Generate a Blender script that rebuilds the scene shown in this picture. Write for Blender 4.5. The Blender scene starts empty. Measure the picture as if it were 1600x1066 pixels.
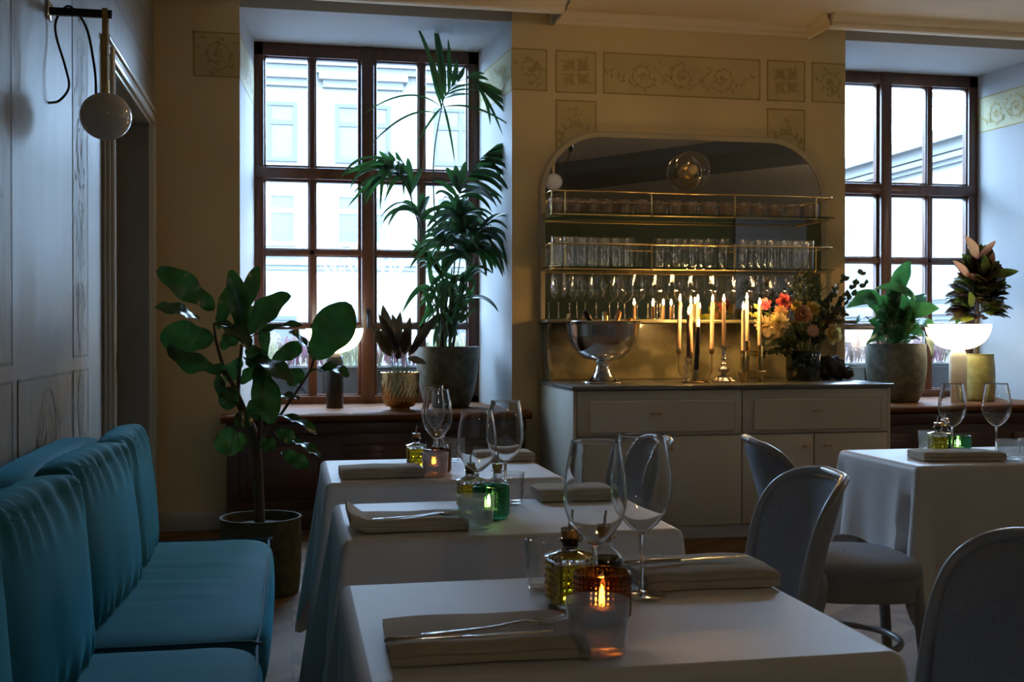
import bpy, bmesh, math, random
from mathutils import Vector, Matrix, Euler, noise
R = math.radians
PI = math.pi
rnd = random.Random(7)
scn = bpy.context.scene
col = scn.collection

# ------------------------------------------------------------------ camera
EYE, FPX, YAW, PITCH = 1.16, 1750.0, R(11.15), R(0.43)
cam_data = bpy.data.cameras.new('camera')
cam_data.sensor_fit = 'HORIZONTAL'
cam_data.sensor_width = 36.0
cam_data.lens = FPX / 1600.0 * 36.0
cam_data.clip_start = 0.05
cam_data.clip_end = 300
cam = bpy.data.objects.new('camera', cam_data)
col.objects.link(cam)
cam.location = (0, 0, EYE)
cam.rotation_euler = (PI / 2 - PITCH, 0, -YAW)
cam_data.dof.use_dof = True
cam_data.dof.focus_distance = 3.6
cam_data.dof.aperture_fstop = 13.0
scn.camera = cam

# ------------------------------------------------------------------ world, exposure
scn.view_settings.view_transform = 'Standard'
scn.view_settings.look = 'None'
scn.view_settings.gamma = 1
scn.view_settings.use_curve_mapping = False
scn.view_settings.exposure = 0.75
world = bpy.data.worlds.new('dusk_sky')
scn.world = world
world.use_nodes = True
wn = world.node_tree.nodes
bg = wn['Background']
bg.inputs['Color'].default_value = (0.46, 0.69, 1.0, 1)
bg.inputs['Strength'].default_value = 27.0
cy = scn.cycles
cy.use_denoising = True
cy.max_bounces = 20
cy.diffuse_bounces = 5
cy.glossy_bounces = 6
cy.transmission_bounces = 18
cy.transparent_max_bounces = 40
cy.sample_clamp_indirect = 6.0
cy.caustics_refractive = False
cy.caustics_reflective = False


def portal(name, x, y, z, sx, sz, rot):
    """the sky seen through a window opening"""
    l = bpy.data.lights.new(name, 'AREA')
    l.shape = 'RECTANGLE'
    l.size, l.size_y = sx, sz
    l.cycles.is_portal = True
    o = bpy.data.objects.new(name, l)
    col.objects.link(o)
    o.location = (x, y, z)
    o.rotation_euler = rot
    return o


# area lights default to shining along -Z: turn them to shine into the room
portal('sky_portal', 0.51, 7.72, 1.9, 1.6, 2.5, (R(-90), 0, 0))
portal('sky_portal.001', 4.32, 7.72, 1.9, 1.6, 2.5, (R(-90), 0, 0))
portal('sky_portal.002', 7.20, 7.72, 1.9, 1.6, 2.5, (R(-90), 0, 0))


def ray(px, py):
    x = (px - 800) / FPX
    y = -(py - 533) / FPX
    c, s = math.cos(PITCH), math.sin(PITCH)
    f = c + y * s
    u = y * c - s
    return (x * math.cos(YAW) + f * math.sin(YAW), -x * math.sin(YAW) + f * math.cos(YAW), u)


def atY(px, py, Y):
    d = ray(px, py)
    t = Y / d[1]
    return Vector((d[0] * t, Y, EYE + d[2] * t))


def atZ(px, py, Z):
    d = ray(px, py)
    t = (Z - EYE) / d[2]
    return Vector((d[0] * t, d[1] * t, Z))


# ------------------------------------------------------------------ materials
MATS = {}


def _new(name):
    m = bpy.data.materials.new(name)
    m.use_nodes = True
    nt = m.node_tree
    b = nt.nodes['Principled BSDF']
    return m, nt, b


def mat(name, c, rough=.5, metal=0., var=0., vscale=8., bump=0., bscale=60., sheen=0., coat=0., stretch=(1, 1, 1),
        spec=None, c2=None, contrast=None, emit=None, estr=0., trans=0., sub=0., detail=4.):
    """principled surface with procedural colour variation and bump in object space"""
    m, nt, b = _new(name)
    N, L = nt.nodes, nt.links
    b.inputs['Base Color'].default_value = (*c, 1)
    b.inputs['Roughness'].default_value = rough
    b.inputs['Metallic'].default_value = metal
    if spec is not None:
        b.inputs['Specular IOR Level'].default_value = spec
    if sheen:
        b.inputs['Sheen Weight'].default_value = sheen
        b.inputs['Sheen Roughness'].default_value = .35
        b.inputs['Sheen Tint'].default_value = (*[min(1, v * 1.9 + .03) for v in c], 1)
    if coat:
        b.inputs['Coat Weight'].default_value = coat
        b.inputs['Coat Roughness'].default_value = .08
    if trans:
        b.inputs['Transmission Weight'].default_value = trans
    if sub:
        b.inputs['Subsurface Weight'].default_value = sub
        b.inputs['Subsurface Radius'].default_value = (.01, .006, .003)
    if emit:
        b.inputs['Emission Color'].default_value = (*emit, 1)
        b.inputs['Emission Strength'].default_value = estr
    tc = N.new('ShaderNodeTexCoord')
    mp = N.new('ShaderNodeMapping')
    mp.inputs['Scale'].default_value = stretch
    L.new(tc.outputs['Object'], mp.inputs['Vector'])
    if var or c2:
        n = N.new('ShaderNodeTexNoise')
        n.inputs['Scale'].default_value = vscale
        n.inputs['Detail'].default_value = detail
        L.new(mp.outputs[0], n.inputs['Vector'])
        r = N.new('ShaderNodeValToRGB')
        lo, hi = contrast or (.3, .7)
        r.color_ramp.elements[0].position = lo
        r.color_ramp.elements[1].position = hi
        a = c2 if c2 else tuple(v * (1 - var) for v in c)
        d = c if c2 else tuple(min(1, v * (1 + var)) for v in c)
        r.color_ramp.elements[0].color = (*a, 1)
        r.color_ramp.elements[1].color = (*d, 1)
        L.new(n.outputs['Fac'], r.inputs['Fac'])
        L.new(r.outputs['Color'], b.inputs['Base Color'])
    if bump:
        n = N.new('ShaderNodeTexNoise')
        n.inputs['Scale'].default_value = bscale
        n.inputs['Detail'].default_value = 5
        L.new(mp.outputs[0], n.inputs['Vector'])
        bp = N.new('ShaderNodeBump')
        bp.inputs['Strength'].default_value = bump
        bp.inputs['Distance'].default_value = .01
        L.new(n.outputs['Fac'], bp.inputs['Height'])
        L.new(bp.outputs['Normal'], b.inputs['Normal'])
    MATS[name] = m
    return m


def thin_glass(name, tint=(1, 1, 1), edge=(.6, .66, .68), gl=.9, rough=0., haze=0., hazec=(1, 1, 1), hz_tr=1.):
    """a thin glass wall: see-through, mirroring at grazing angles, tinted where the path through it is long;
    haze adds a light-scattering share (frosted or coloured glass)"""
    m = bpy.data.materials.new(name)
    m.use_nodes = True
    nt = m.node_tree
    N, L = nt.nodes, nt.links
    N.remove(N['Principled BSDF'])
    out = N['Material Output']
    lw = N.new('ShaderNodeLayerWeight')
    lw.inputs['Blend'].default_value = .5
    mixc = N.new('ShaderNodeMix')
    mixc.data_type = 'RGBA'
    mixc.inputs['A'].default_value = (*tint, 1)
    mixc.inputs['B'].default_value = (*edge, 1)
    pw = N.new('ShaderNodeMath')
    pw.operation = 'POWER'
    pw.inputs[1].default_value = 2.5
    L.new(lw.outputs['Facing'], pw.inputs[0])
    L.new(pw.outputs[0], mixc.inputs['Factor'])
    tr = N.new('ShaderNodeBsdfTransparent')
    L.new(mixc.outputs['Result'], tr.inputs['Color'])
    body = tr.outputs[0]
    if haze:
        tl = N.new('ShaderNodeBsdfTranslucent')
        tl.inputs['Color'].default_value = (*hazec, 1)
        df = N.new('ShaderNodeBsdfDiffuse')
        df.inputs['Color'].default_value = (*hazec, 1)
        md = N.new('ShaderNodeMixShader')
        md.inputs[0].default_value = 1 - .6 * hz_tr
        L.new(tl.outputs[0], md.inputs[1])
        L.new(df.outputs[0], md.inputs[2])
        mh = N.new('ShaderNodeMixShader')
        mh.inputs[0].default_value = haze
        L.new(tr.outputs[0], mh.inputs[1])
        L.new(md.outputs[0], mh.inputs[2])
        body = mh.outputs[0]
    g = N.new('ShaderNodeBsdfGlossy')
    g.inputs['Roughness'].default_value = rough
    g.inputs['Color'].default_value = (1, 1, 1, 1)
    p5 = N.new('ShaderNodeMath')
    p5.operation = 'POWER'
    p5.inputs[1].default_value = 4.0
    L.new(lw.outputs['Facing'], p5.inputs[0])
    ml = N.new('ShaderNodeMath')
    ml.operation = 'MULTIPLY_ADD'
    ml.inputs[1].default_value = .85 * gl
    ml.inputs[2].default_value = .075 * gl
    L.new(p5.outputs[0], ml.inputs[0])
    mx = N.new('ShaderNodeMixShader')
    L.new(ml.outputs[0], mx.inputs[0])
    L.new(body, mx.inputs[1])
    L.new(g.outputs[0], mx.inputs[2])
    L.new(mx.outputs[0], out.inputs['Surface'])
    MATS[name] = m
    return m


def solid_glass(name, c=(1, 1, 1), rough=0., ior=1.48, thru=0.):
    m, nt, b = _new(name)
    b.inputs['Base Color'].default_value = (*c, 1)
    b.inputs['Roughness'].default_value = rough
    b.inputs['Transmission Weight'].default_value = 1
    b.inputs['IOR'].default_value = ior
    if thru:        # the share of light that a thin wall passes straight on
        tr = nt.nodes.new('ShaderNodeBsdfTransparent')
        tr.inputs['Color'].default_value = (*[v ** .6 for v in c], 1)
        mx = nt.nodes.new('ShaderNodeMixShader')
        mx.inputs[0].default_value = thru
        nt.links.new(b.outputs[0], mx.inputs[1])
        nt.links.new(tr.outputs[0], mx.inputs[2])
        nt.links.new(mx.outputs[0], nt.nodes['Material Output'].inputs['Surface'])
    MATS[name] = m
    return m


def leaf_mat(name, c, c2, rough=.35, trans=.35, spec=.5, vein=0.):
    """leaf: glossy front, light shines through"""
    m, nt, b = _new(name)
    N, L = nt.nodes, nt.links
    out = N['Material Output']
    tc = N.new('ShaderNodeTexCoord')
    n = N.new('ShaderNodeTexNoise')
    n.inputs['Scale'].default_value = 9
    L.new(tc.outputs['Object'], n.inputs['Vector'])
    r = N.new('ShaderNodeValToRGB')
    r.color_ramp.elements[0].position = .38
    r.color_ramp.elements[1].position = .62
    r.color_ramp.elements[0].color = (*c, 1)
    r.color_ramp.elements[1].color = (*c2, 1)
    L.new(n.outputs['Fac'], r.inputs['Fac'])
    L.new(r.outputs[0], b.inputs['Base Color'])
    b.inputs['Roughness'].default_value = rough
    b.inputs['Specular IOR Level'].default_value = spec
    tl = N.new('ShaderNodeBsdfTranslucent')
    bc = N.new('ShaderNodeMix')
    bc.data_type = 'RGBA'
    bc.blend_type = 'MULTIPLY'
    bc.inputs['Factor'].default_value = 1
    bc.inputs['B'].default_value = (1.6, 1.9, .9, 1)
    L.new(r.outputs[0], bc.inputs['A'])
    L.new(bc.outputs['Result'], tl.inputs['Color'])
    mx = N.new('ShaderNodeMixShader')
    mx.inputs[0].default_value = trans
    L.new(b.outputs[0], mx.inputs[1])
    L.new(tl.outputs[0], mx.inputs[2])
    L.new(mx.outputs[0], out.inputs['Surface'])
    MATS[name] = m
    return m


def wood(name, c, c2, rough=.4, scale=(1, 1, 12), coat=.15, dens=3.):
    m, nt, b = _new(name)
    N, L = nt.nodes, nt.links
    tc = N.new('ShaderNodeTexCoord')
    mp = N.new('ShaderNodeMapping')
    mp.inputs['Scale'].default_value = scale
    L.new(tc.outputs['Object'], mp.inputs['Vector'])
    n = N.new('ShaderNodeTexNoise')
    n.inputs['Scale'].default_value = dens
    n.inputs['Detail'].default_value = 8
    n.inputs['Distortion'].default_value = .6
    L.new(mp.outputs[0], n.inputs['Vector'])
    r = N.new('ShaderNodeValToRGB')
    r.color_ramp.elements[0].position = .35
    r.color_ramp.elements[1].position = .7
    r.color_ramp.elements[0].color = (*c2, 1)
    r.color_ramp.elements[1].color = (*c, 1)
    L.new(n.outputs['Fac'], r.inputs['Fac'])
    L.new(r.outputs[0], b.inputs['Base Color'])
    b.inputs['Roughness'].default_value = rough
    b.inputs['Coat Weight'].default_value = coat
    b.inputs['Coat Roughness'].default_value = .15
    MATS[name] = m
    return m


def parquet(name):
    """oak chevron parquet: columns 0.46 m wide, planks 0.085 m slanted alternately"""
    m, nt, b = _new(name)
    N, L = nt.nodes, nt.links

    def mth(op, a, b_=None, c_=None):
        k = N.new('ShaderNodeMath')
        k.operation = op
        for i, v in enumerate((a, b_, c_)):
            if v is None:
                continue
            if isinstance(v, (int, float)):
                k.inputs[i].default_value = v
            else:
                L.new(v, k.inputs[i])
        return k.outputs[0]

    tc = N.new('ShaderNodeTexCoord')
    sp = N.new('ShaderNodeSeparateXYZ')
    L.new(tc.outputs['Object'], sp.inputs[0])
    u = mth('DIVIDE', sp.outputs['X'], .30)
    tri = mth('PINGPONG', u, 1.0)
    v = mth('ADD', sp.outputs['Y'], mth('MULTIPLY', tri, .22))
    pl = mth('DIVIDE', v, .085)
    fl = mth('FLOOR', pl)
    fc = mth('FRACT', pl)
    cu = mth('FLOOR', u)
    cf = mth('FRACT', u)
    cmb = N.new('ShaderNodeCombineXYZ')
    L.new(fl, cmb.inputs[0])
    L.new(cu, cmb.inputs[1])
    wn_ = N.new('ShaderNodeTexWhiteNoise')
    wn_.noise_dimensions = '2D'
    L.new(cmb.outputs[0], wn_.inputs['Vector'])
    r = N.new('ShaderNodeValToRGB')
    r.color_ramp.elements[0].color = (.085, .045, .020, 1)
    r.color_ramp.elements[1].color = (.165, .098, .050, 1)
    L.new(wn_.outputs['Value'], r.inputs['Fac'])
    gap = mth('MAXIMUM', mth('LESS_THAN', fc, .035), mth('LESS_THAN', cf, .012))
    mx = N.new('ShaderNodeMix')
    mx.data_type = 'RGBA'
    L.new(gap, mx.inputs['Factor'])
    L.new(r.outputs[0], mx.inputs['A'])
    mx.inputs['B'].default_value = (.05, .03, .015, 1)
    L.new(mx.outputs['Result'], b.inputs['Base Color'])
    b.inputs['Roughness'].default_value = .7
    b.inputs['Specular IOR Level'].default_value = .15
    MATS[name] = m
    return m


mat('plaster_cream', (.56, .45, .25), .8, var=.05, vscale=2.5, bump=.05, bscale=30)
mat('plaster_white', (.34, .34, .335), .75, var=.03, vscale=2, bump=.04, bscale=25)
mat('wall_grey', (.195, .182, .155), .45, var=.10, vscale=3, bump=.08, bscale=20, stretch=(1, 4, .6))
mat('paint_panel', (.47, .38, .185), .8, var=.08, vscale=5)
mat('paint_line', (.30, .225, .085), .8, var=.1, vscale=10)
mat('paint_scroll', (.345, .275, .105), .8, var=.18, vscale=14)
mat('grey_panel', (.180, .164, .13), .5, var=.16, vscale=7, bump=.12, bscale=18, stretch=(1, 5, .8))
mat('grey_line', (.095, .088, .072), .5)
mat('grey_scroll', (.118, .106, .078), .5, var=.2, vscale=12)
mat('reveal_band', (.42, .40, .25), .8, var=.08, vscale=5)
mat('casing_paint', (.40, .385, .33), .25, var=.03, vscale=3)
mat('door_paint', (.26, .25, .215), .3, var=.03, vscale=3)
mat('ceiling_paint', (.66, .56, .40), .85, var=.03, vscale=2)
mat('crown_paint', (.62, .54, .40), .7, var=.03, vscale=4)
mat('beam_paint', (.20, .185, .14), .8, var=.05, vscale=2)
mat('rear_olive', (.17, .155, .05), .8, var=.12, vscale=3)
parquet('parquet')
wood('frame_wood', (.105, .036, .014), (.058, .020, .008), .38, (6, 6, 1), .2, 2.5)
wood('sill_wood', (.155, .058, .017), (.095, .034, .010), .6, (1, 8, 8), .02, 2.5)
wood('panel_wood', (.075, .026, .014), (.040, .015, .009), .4, (1, 6, 6), .15, 2.5)
MATS['sill_wood'].node_tree.nodes['Principled BSDF'].inputs['Specular IOR Level'].default_value = .08
thin_glass('window_glass', (.97, .99, 1), (.75, .8, .82), .6)
mat('velvet', (.014, .165, .228), .75, var=.10, vscale=5, bump=.10, bscale=14, sheen=.8, spec=.2)
mat('velvet_piping', (.012, .085, .13), .7, sheen=.4, spec=.2)
mat('linen', (.86, .86, .87), .50, var=.02, vscale=6, bump=.10, bscale=9, sheen=.2, spec=.6)
mat('napkin_cloth', (.58, .52, .42), .9, var=.06, vscale=30, bump=.25, bscale=220, sheen=.2, spec=.15)
mat('chair_fabric', (.34, .375, .425), .9, var=.10, vscale=120, bump=.3, bscale=240, sheen=.3, spec=.15)
mat('chair_frame', (.335, .345, .340), .32, var=.03, vscale=5, coat=.25)
mat('cabinet_paint', (.50, .475, .395), .4, var=.03, vscale=3)
mat('cabinet_dark', (.03, .028, .022), .8)
mat('marble_top', (.17, .165, .155), .22, c2=(.10, .10, .09), vscale=3.5, contrast=(.3, .75), coat=.2)
mat('marble_green', (.27, .245, .16), .28, c2=(.10, .092, .055), vscale=5.5, contrast=(.40, .62), coat=.25, detail=12)
mat('mirror_glass', (.80, .80, .76), .0, 1.0)
mat('mirror_rim', (.40, .35, .25), .5)
mat('brass', (.83, .60, .25), .22, 1.0)
mat('brass_dull', (.55, .40, .18), .35, 1.0)
mat('silver', (.70, .69, .67), .13, 1.0, bump=.02, bscale=14)
mat('silver_ornate', (.75, .74, .71), .12, 1.0, bump=.35, bscale=60)
mat('steel', (.75, .75, .75), .12, 1.0)
thin_glass('clear_glass', (.985, .99, .99), (.55, .60, .62), 1.25)
thin_glass('shelf_glass', (.86, .93, .88), (.10, .22, .14), .8)
thin_glass('frosted_glass', (.86, .88, .88), (.6, .64, .66), .8, .18, .16, (.95, .96, .97))
thin_glass('shelf_tumbler', (.84, .80, .77), (.5, .46, .44), .8, .15, .12, (.62, .53, .47))
solid_glass('brown_glass', (.42, .17, .05), .0, 1.46, .35)
solid_glass('green_glass', (.13, .48, .30), .0, 1.46, .40)
thin_glass('vase_glass', (.10, .24, .19), (.02, .07, .05), .8, .02, .25, (.02, .08, .06))
solid_glass('crystal', (.97, .98, .98))
solid_glass('oil', (.62, .48, .015), .0, 1.42)
mat('vinegar', (.010, .006, .004), .12)
mat('cork', (.52, .35, .16), .8, var=.2, vscale=90)
mat('wax_cream', (.80, .62, .40), .45, sub=.25)
mat('wax_rose', (.66, .42, .27), .45, sub=.25)
mat('wax_brown', (.13, .075, .045), .4)
mat('wax_black', (.012, .011, .012), .35)
mat('wick', (.01, .01, .01), .9)
mat('tin', (.6, .6, .6), .35, 1.0)
mat('flame', (1, .7, .3), .5, emit=(1.0, .56, .17), estr=470)
mat('flame_low', (1, .7, .3), .5, emit=(1.0, .60, .20), estr=130)
mat('lamp_shade_lit', (.95, .93, .88), .35, emit=(1.0, .82, .52), estr=3.6)
mat('ceiling_fill_globe', (.95, .93, .88), .35, emit=(1.0, .68, .38), estr=17)  # glow of the added ceiling lamp, out of view
mat('fill_pendant_globe', (.95, .93, .88), .35, emit=(1.0, .86, .68), estr=21)  # glow of the added pendants, out of view
mat('lamp_rim', (.5, .5, .46), .3)
mat('stone_black', (.030, .032, .030), .25, c2=(.015, .016, .015), vscale=6)
mat('stone_white', (.72, .70, .62), .4, c2=(.60, .57, .48), vscale=9)
mat('black_metal', (.012, .012, .012), .35, .6)
mat('cord_black', (.010, .010, .011), .6)
mat('cord_pale', (.6, .6, .58), .5)
mat('opal', (.62, .60, .56), .08, coat=.6, var=.02, vscale=3)
thin_glass('lamp_glass', (.90, .86, .78), (.35, .30, .22), 1.0, .02)
mat('bulb', (.75, .60, .42), .15, coat=.5)
mat('pot_mottled', (.105, .105, .068), .5, c2=(.045, .048, .032), vscale=22, contrast=(.35, .65), bump=.15, bscale=40, detail=7)
mat('pot_olive', (.36, .33, .12), .4, c2=(.24, .22, .07), vscale=18, contrast=(.35, .65))
mat('pot_dark', (.085, .08, .045), .75, spec=.06, c2=(.05, .05, .03), vscale=20, contrast=(.35, .65))
mat('gold_pot', (.60, .44, .22), .26, 1.0)
mat('soil', (.018, .012, .008), .95, bump=.8, bscale=60)
mat('bark', (.060, .042, .028), .9, bump=.5, bscale=50)
mat('stem_green', (.075, .11, .03), .5)
leaf_mat('fig_leaf', (.014, .040, .014), (.022, .062, .018), .27, .25, .6)
leaf_mat('palm_leaf', (.012, .038, .020), (.020, .060, .026), .33, .25)
leaf_mat('lily_leaf', (.016, .055, .028), (.030, .088, .034), .28, .25)
leaf_mat('burgundy_leaf', (.020, .012, .010), (.040, .020, .014), .4, .15)
leaf_mat('croton_dark', (.045, .012, .008), (.020, .014, .007), .3, .25)
leaf_mat('croton_olive', (.085, .075, .012), (.035, .042, .010), .3, .3)
leaf_mat('croton_pink', (.27, .085, .075), (.20, .075, .06), .35, .35)
leaf_mat('sprig_leaf', (.022, .035, .014), (.045, .060, .020), .5, .25)
leaf_mat('euca_leaf', (.022, .034, .026), (.035, .05, .036), .5, .2)
leaf_mat('rust_leaf', (.09, .045, .018), (.055, .03, .014), .6, .25)
leaf_mat('lime_leaf', (.26, .24, .06), (.18, .18, .04), .5, .35)
leaf_mat('petal_pink', (.58, .12, .15), (.46, .07, .10), .6, .3)
leaf_mat('petal_peach', (.62, .36, .25), (.54, .28, .18), .6, .3)
leaf_mat('petal_cream', (.66, .52, .36), (.58, .42, .26), .6, .3)
leaf_mat('petal_yellow', (.58, .42, .14), (.50, .32, .09), .6, .3)
mat('bottle_glass', (.010, .014, .008), .06, coat=.5)
mat('foil_dark', (.03, .018, .016), .35, .8)
mat('foil_copper', (.42, .20, .09), .35, 1.0)
mat('foil_gold', (.55, .42, .18), .3, 1.0)
mat('paper_label', (.55, .50, .40), .7)
mat('facade', (.150, .140, .122), .9, var=.03, vscale=.6)
mat('facade_band', (.090, .086, .078), .9)
mat('facade_window', (.026, .026, .025), .35, var=.3, vscale=1.6)
mat('facade_frame', (.03, .03, .03), .7)
mat('facade_frame_white', (.24, .24, .23), .7)
mat('asphalt', (.13, .13, .135), .9, var=.1, vscale=2)
mat('planter_dark', (.035, .033, .03), .6)
leaf_mat('heather', (.20, .075, .17), (.15, .095, .12), .8, .3)
leaf_mat('heather_pale', (.28, .23, .23), (.21, .175, .17), .8, .3)
mat('twig', (.20, .19, .19), .9)
mat('car_paint', (.10, .13, .18), .25, coat=.6)
mat('car_glass', (.02, .03, .05), .05)
mat('tyre', (.015, .015, .015), .8)
mat('stone_lump', (.022, .020, .016), .6, bump=.4, bscale=20)
mat('vent_black', (.006, .006, .006), .6)


# ------------------------------------------------------------------ mesh building
class MB:
    """collects geometry; obj() links it as ONE mesh object"""

    def __init__(self):
        self.v, self.f, self.m, self.cm, self.rc = [], [], [], 0, 0

    def face(self, *idx):
        self.f.append(tuple(idx))
        self.m.append(self.cm)

    def raw(self, vs, fs, mtx=None):
        b = len(self.v)
        for p in vs:
            p = Vector(p)
            self.v.append(mtx @ p if mtx else p)
        for q in fs:
            self.f.append(tuple(b + i for i in q))
            self.m.append(self.cm)
        return self

    def box(self, x0, x1, y0, y1, z0, z1, mtx=None):
        vs = [(x, y, z) for z in (z0, z1) for y in (y0, y1) for x in (x0, x1)]
        fs = [(0, 2, 3, 1), (4, 5, 7, 6), (0, 1, 5, 4), (2, 6, 7, 3), (0, 4, 6, 2), (1, 3, 7, 5)]
        return self.raw(vs, fs, mtx)

    def rbox(self, x0, x1, y0, y1, z0, z1, r=.005, seg=2, mtx=None):
        bm = bmesh.new()
        bmesh.ops.create_cube(bm, size=1)
        for v in bm.verts:
            v.co = Vector(((x0 + x1) / 2 + v.co.x * (x1 - x0), (y0 + y1) / 2 + v.co.y * (y1 - y0),
                           (z0 + z1) / 2 + v.co.z * (z1 - z0)))
        bmesh.ops.bevel(bm, geom=list(bm.edges), offset=r, segments=seg, affect='EDGES', profile=.5)
        bm.verts.index_update()
        self.raw([v.co.copy() for v in bm.verts], [[v.index for v in f.verts] for f in bm.faces], mtx)
        bm.free()
        return self

    def soft(self, sx, sy, sz, n=10, k=6, bulge=0., fn=None, mtx=None):
        """a cushion-like rounded box centred on the origin"""
        bm = bmesh.new()
        bmesh.ops.create_cube(bm, size=2)
        bmesh.ops.subdivide_edges(bm, edges=list(bm.edges), cuts=n, use_grid_fill=True)
        bm.verts.index_update()
        vs = []
        for v in bm.verts:
            x, y, z = v.co
            s = (abs(x) ** k + abs(y) ** k + abs(z) ** k) ** (-1. / k)
            p = Vector((x * s, y * s, z * s))
            q = Vector((p.x * sx / 2, p.y * sy / 2, p.z * sz / 2))
            if bulge:
                w = Vector((x, y, z))
                a = max(abs(x), abs(y), abs(z))
                if abs(x) == a:
                    q.x += math.copysign(bulge * (1 - y * y) * (1 - z * z), x)
                if abs(y) == a:
                    q.y += math.copysign(bulge * (1 - x * x) * (1 - z * z), y)
                if abs(z) == a:
                    q.z += math.copysign(bulge * (1 - x * x) * (1 - y * y), z)
            if fn:
                q = fn(q, v.co)
            vs.append(q)
        self.raw(vs, [[v.index for v in f.verts] for f in bm.faces], mtx)
        bm.free()
        return self

    def grid(self, fn, nu, nv, closeu=False, mtx=None):
        """fn(i, j) -> point, i in 0..nu, j in 0..nv"""
        cu = nu if closeu else nu + 1
        vs = [fn(i, j) for j in range(nv + 1) for i in range(cu)]
        fs = []
        for j in range(nv):
            for i in range(nu):
                a = j * cu + i
                b = j * cu + (i + 1) % cu
                fs.append((a, b, b + cu, a + cu))
        return self.raw(vs, fs, mtx)

    def lathe(self, prof, n=24, mtx=None, wob=None):
        """prof: list of (r, z) bottom to top (or round a wall); r = 0 closes"""
        vs, fs, rings = [], [], []
        for k, (r, z) in enumerate(prof):
            if r <= 1e-6:
                rings.append([len(vs)])
                vs.append((0, 0, z))
            else:
                ring = []
                for i in range(n):
                    a = 2 * PI * i / n
                    rr = r * (wob(a, k, z) if wob else 1)
                    ring.append(len(vs))
                    vs.append((rr * math.cos(a), rr * math.sin(a), z))
                rings.append(ring)
        for A, B in zip(rings[:-1], rings[1:]):
            if len(A) == 1 and len(B) == 1:
                continue
            for i in range(n):
                j = (i + 1) % n
                if len(A) == 1:
                    fs.append((A[0], B[j], B[i]))
                elif len(B) == 1:
                    fs.append((A[i], A[j], B[0]))
                else:
                    fs.append((A[i], A[j], B[j], B[i]))
        return self.raw(vs, fs, mtx)

    def tube(self, pts, r, n=8, closed=False, caps=True, mtx=None, flat=1.):
        pts = [Vector(p) for p in pts]
        N = len(pts)
        vs, fs = [], []
        up = Vector((0, 0, 1))
        last = None
        for i, p in enumerate(pts):
            if closed:
                t = pts[(i + 1) % N] - pts[i - 1]
            else:
                t = pts[min(i + 1, N - 1)] - pts[max(i - 1, 0)]
            if t.length < 1e-9:
                t = Vector((0, 0, 1))
            t.normalize()
            if last is None:
                a = t.cross(up)
                if a.length < .05:
                    a = t.cross(Vector((1, 0, 0)))
            else:
                a = last - t * last.dot(t)
                if a.length < 1e-6:
                    a = t.cross(up)
            a.normalize()
            last = a
            b = t.cross(a)
            rr = r[i] if isinstance(r, (list, tuple)) else r
            for k in range(n):
                w = 2 * PI * k / n
                vs.append(p + a * (rr * math.cos(w)) + b * (rr * flat * math.sin(w)))
        M_ = N if closed else N - 1
        for i in range(M_):
            for k in range(n):
                A, B = i * n, ((i + 1) % N) * n
                fs.append((A + k, A + (k + 1) % n, B + (k + 1) % n, B + k))
        if caps and not closed:
            fs.append(tuple(reversed(range(n))))
            fs.append(tuple(range((N - 1) * n, N * n)))
        return self.raw(vs, fs, mtx)

    def prism(self, poly, z0, z1, mtx=None, capmat=None):
        """vertical prism on a plan polygon (counter-clockwise)"""
        n = len(poly)
        vs = [(x, y, z0) for x, y in poly] + [(x, y, z1) for x, y in poly]
        fs = [(i, (i + 1) % n, n + (i + 1) % n, n + i) for i in range(n)]
        fs += [tuple(reversed(range(n))), tuple(range(n, 2 * n))]
        return self.raw(vs, fs, mtx)

    def ribbon(self, pts, w, fn, d0=.001, d1=.003):
        """flat raised line along 2-D points; fn(a, b, d) maps panel coordinates and height d to the world"""
        n = len(pts)
        vs = []
        self.rc += 1
        d1 += (self.rc % 60) * 2.5e-5
        for i, p in enumerate(pts):
            a, b = pts[max(0, i - 1)], pts[min(n - 1, i + 1)]
            tx, ty = b[0] - a[0], b[1] - a[1]
            l = math.hypot(tx, ty) or 1
            ww = (w[i] if isinstance(w, (list, tuple)) else w) / 2
            nx, ny = -ty / l * ww, tx / l * ww
            vs += [fn(p[0] + nx, p[1] + ny, d1), fn(p[0] - nx, p[1] - ny, d1)]
        fs = [(2 * i, 2 * i + 1, 2 * i + 3, 2 * i + 2) for i in range(n - 1)]
        return self.raw(vs, fs)

    def obj(self, name, m, parent=None, smooth=True, world=False, ang=40, loc=None):
        me = bpy.data.meshes.new(name)
        off = Vector((0, 0, 0))
        if parent is not None and world:
            p = parent
            while p is not None:
                off += p.location
                p = p.parent
        me.from_pydata([tuple(v - off) for v in self.v], [], self.f)
        ms = m if isinstance(m, (list, tuple)) else [m]
        for q in ms:
            me.materials.append(MATS[q])
        if len(ms) > 1:
            me.polygons.foreach_set('material_index', self.m)
        if smooth:
            me.polygons.foreach_set('use_smooth', [True] * len(me.polygons))
            me.set_sharp_from_angle(angle=R(ang))
        me.update()
        bm = bmesh.new()
        bm.from_mesh(me)
        bmesh.ops.recalc_face_normals(bm, faces=bm.faces)
        bm.to_mesh(me)
        bm.free()
        o = bpy.data.objects.new(name, me)
        col.objects.link(o)
        if parent is not None:
            o.parent = parent
        if loc is not None:
            o.location = loc
        return o


def tag(o, label, cat, group=None, kind=None):
    o['label'] = label
    o['category'] = cat
    if group:
        o['group'] = group
    if kind:
        o['kind'] = kind
    return o


def thing(name, label, cat, loc=(0, 0, 0), rz=0., group=None):
    o = bpy.data.objects.new(name, None)
    o.empty_display_size = .05
    col.objects.link(o)
    o.location = loc
    o.rotation_euler = (0, 0, rz)
    return tag(o, label, cat, group)


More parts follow.
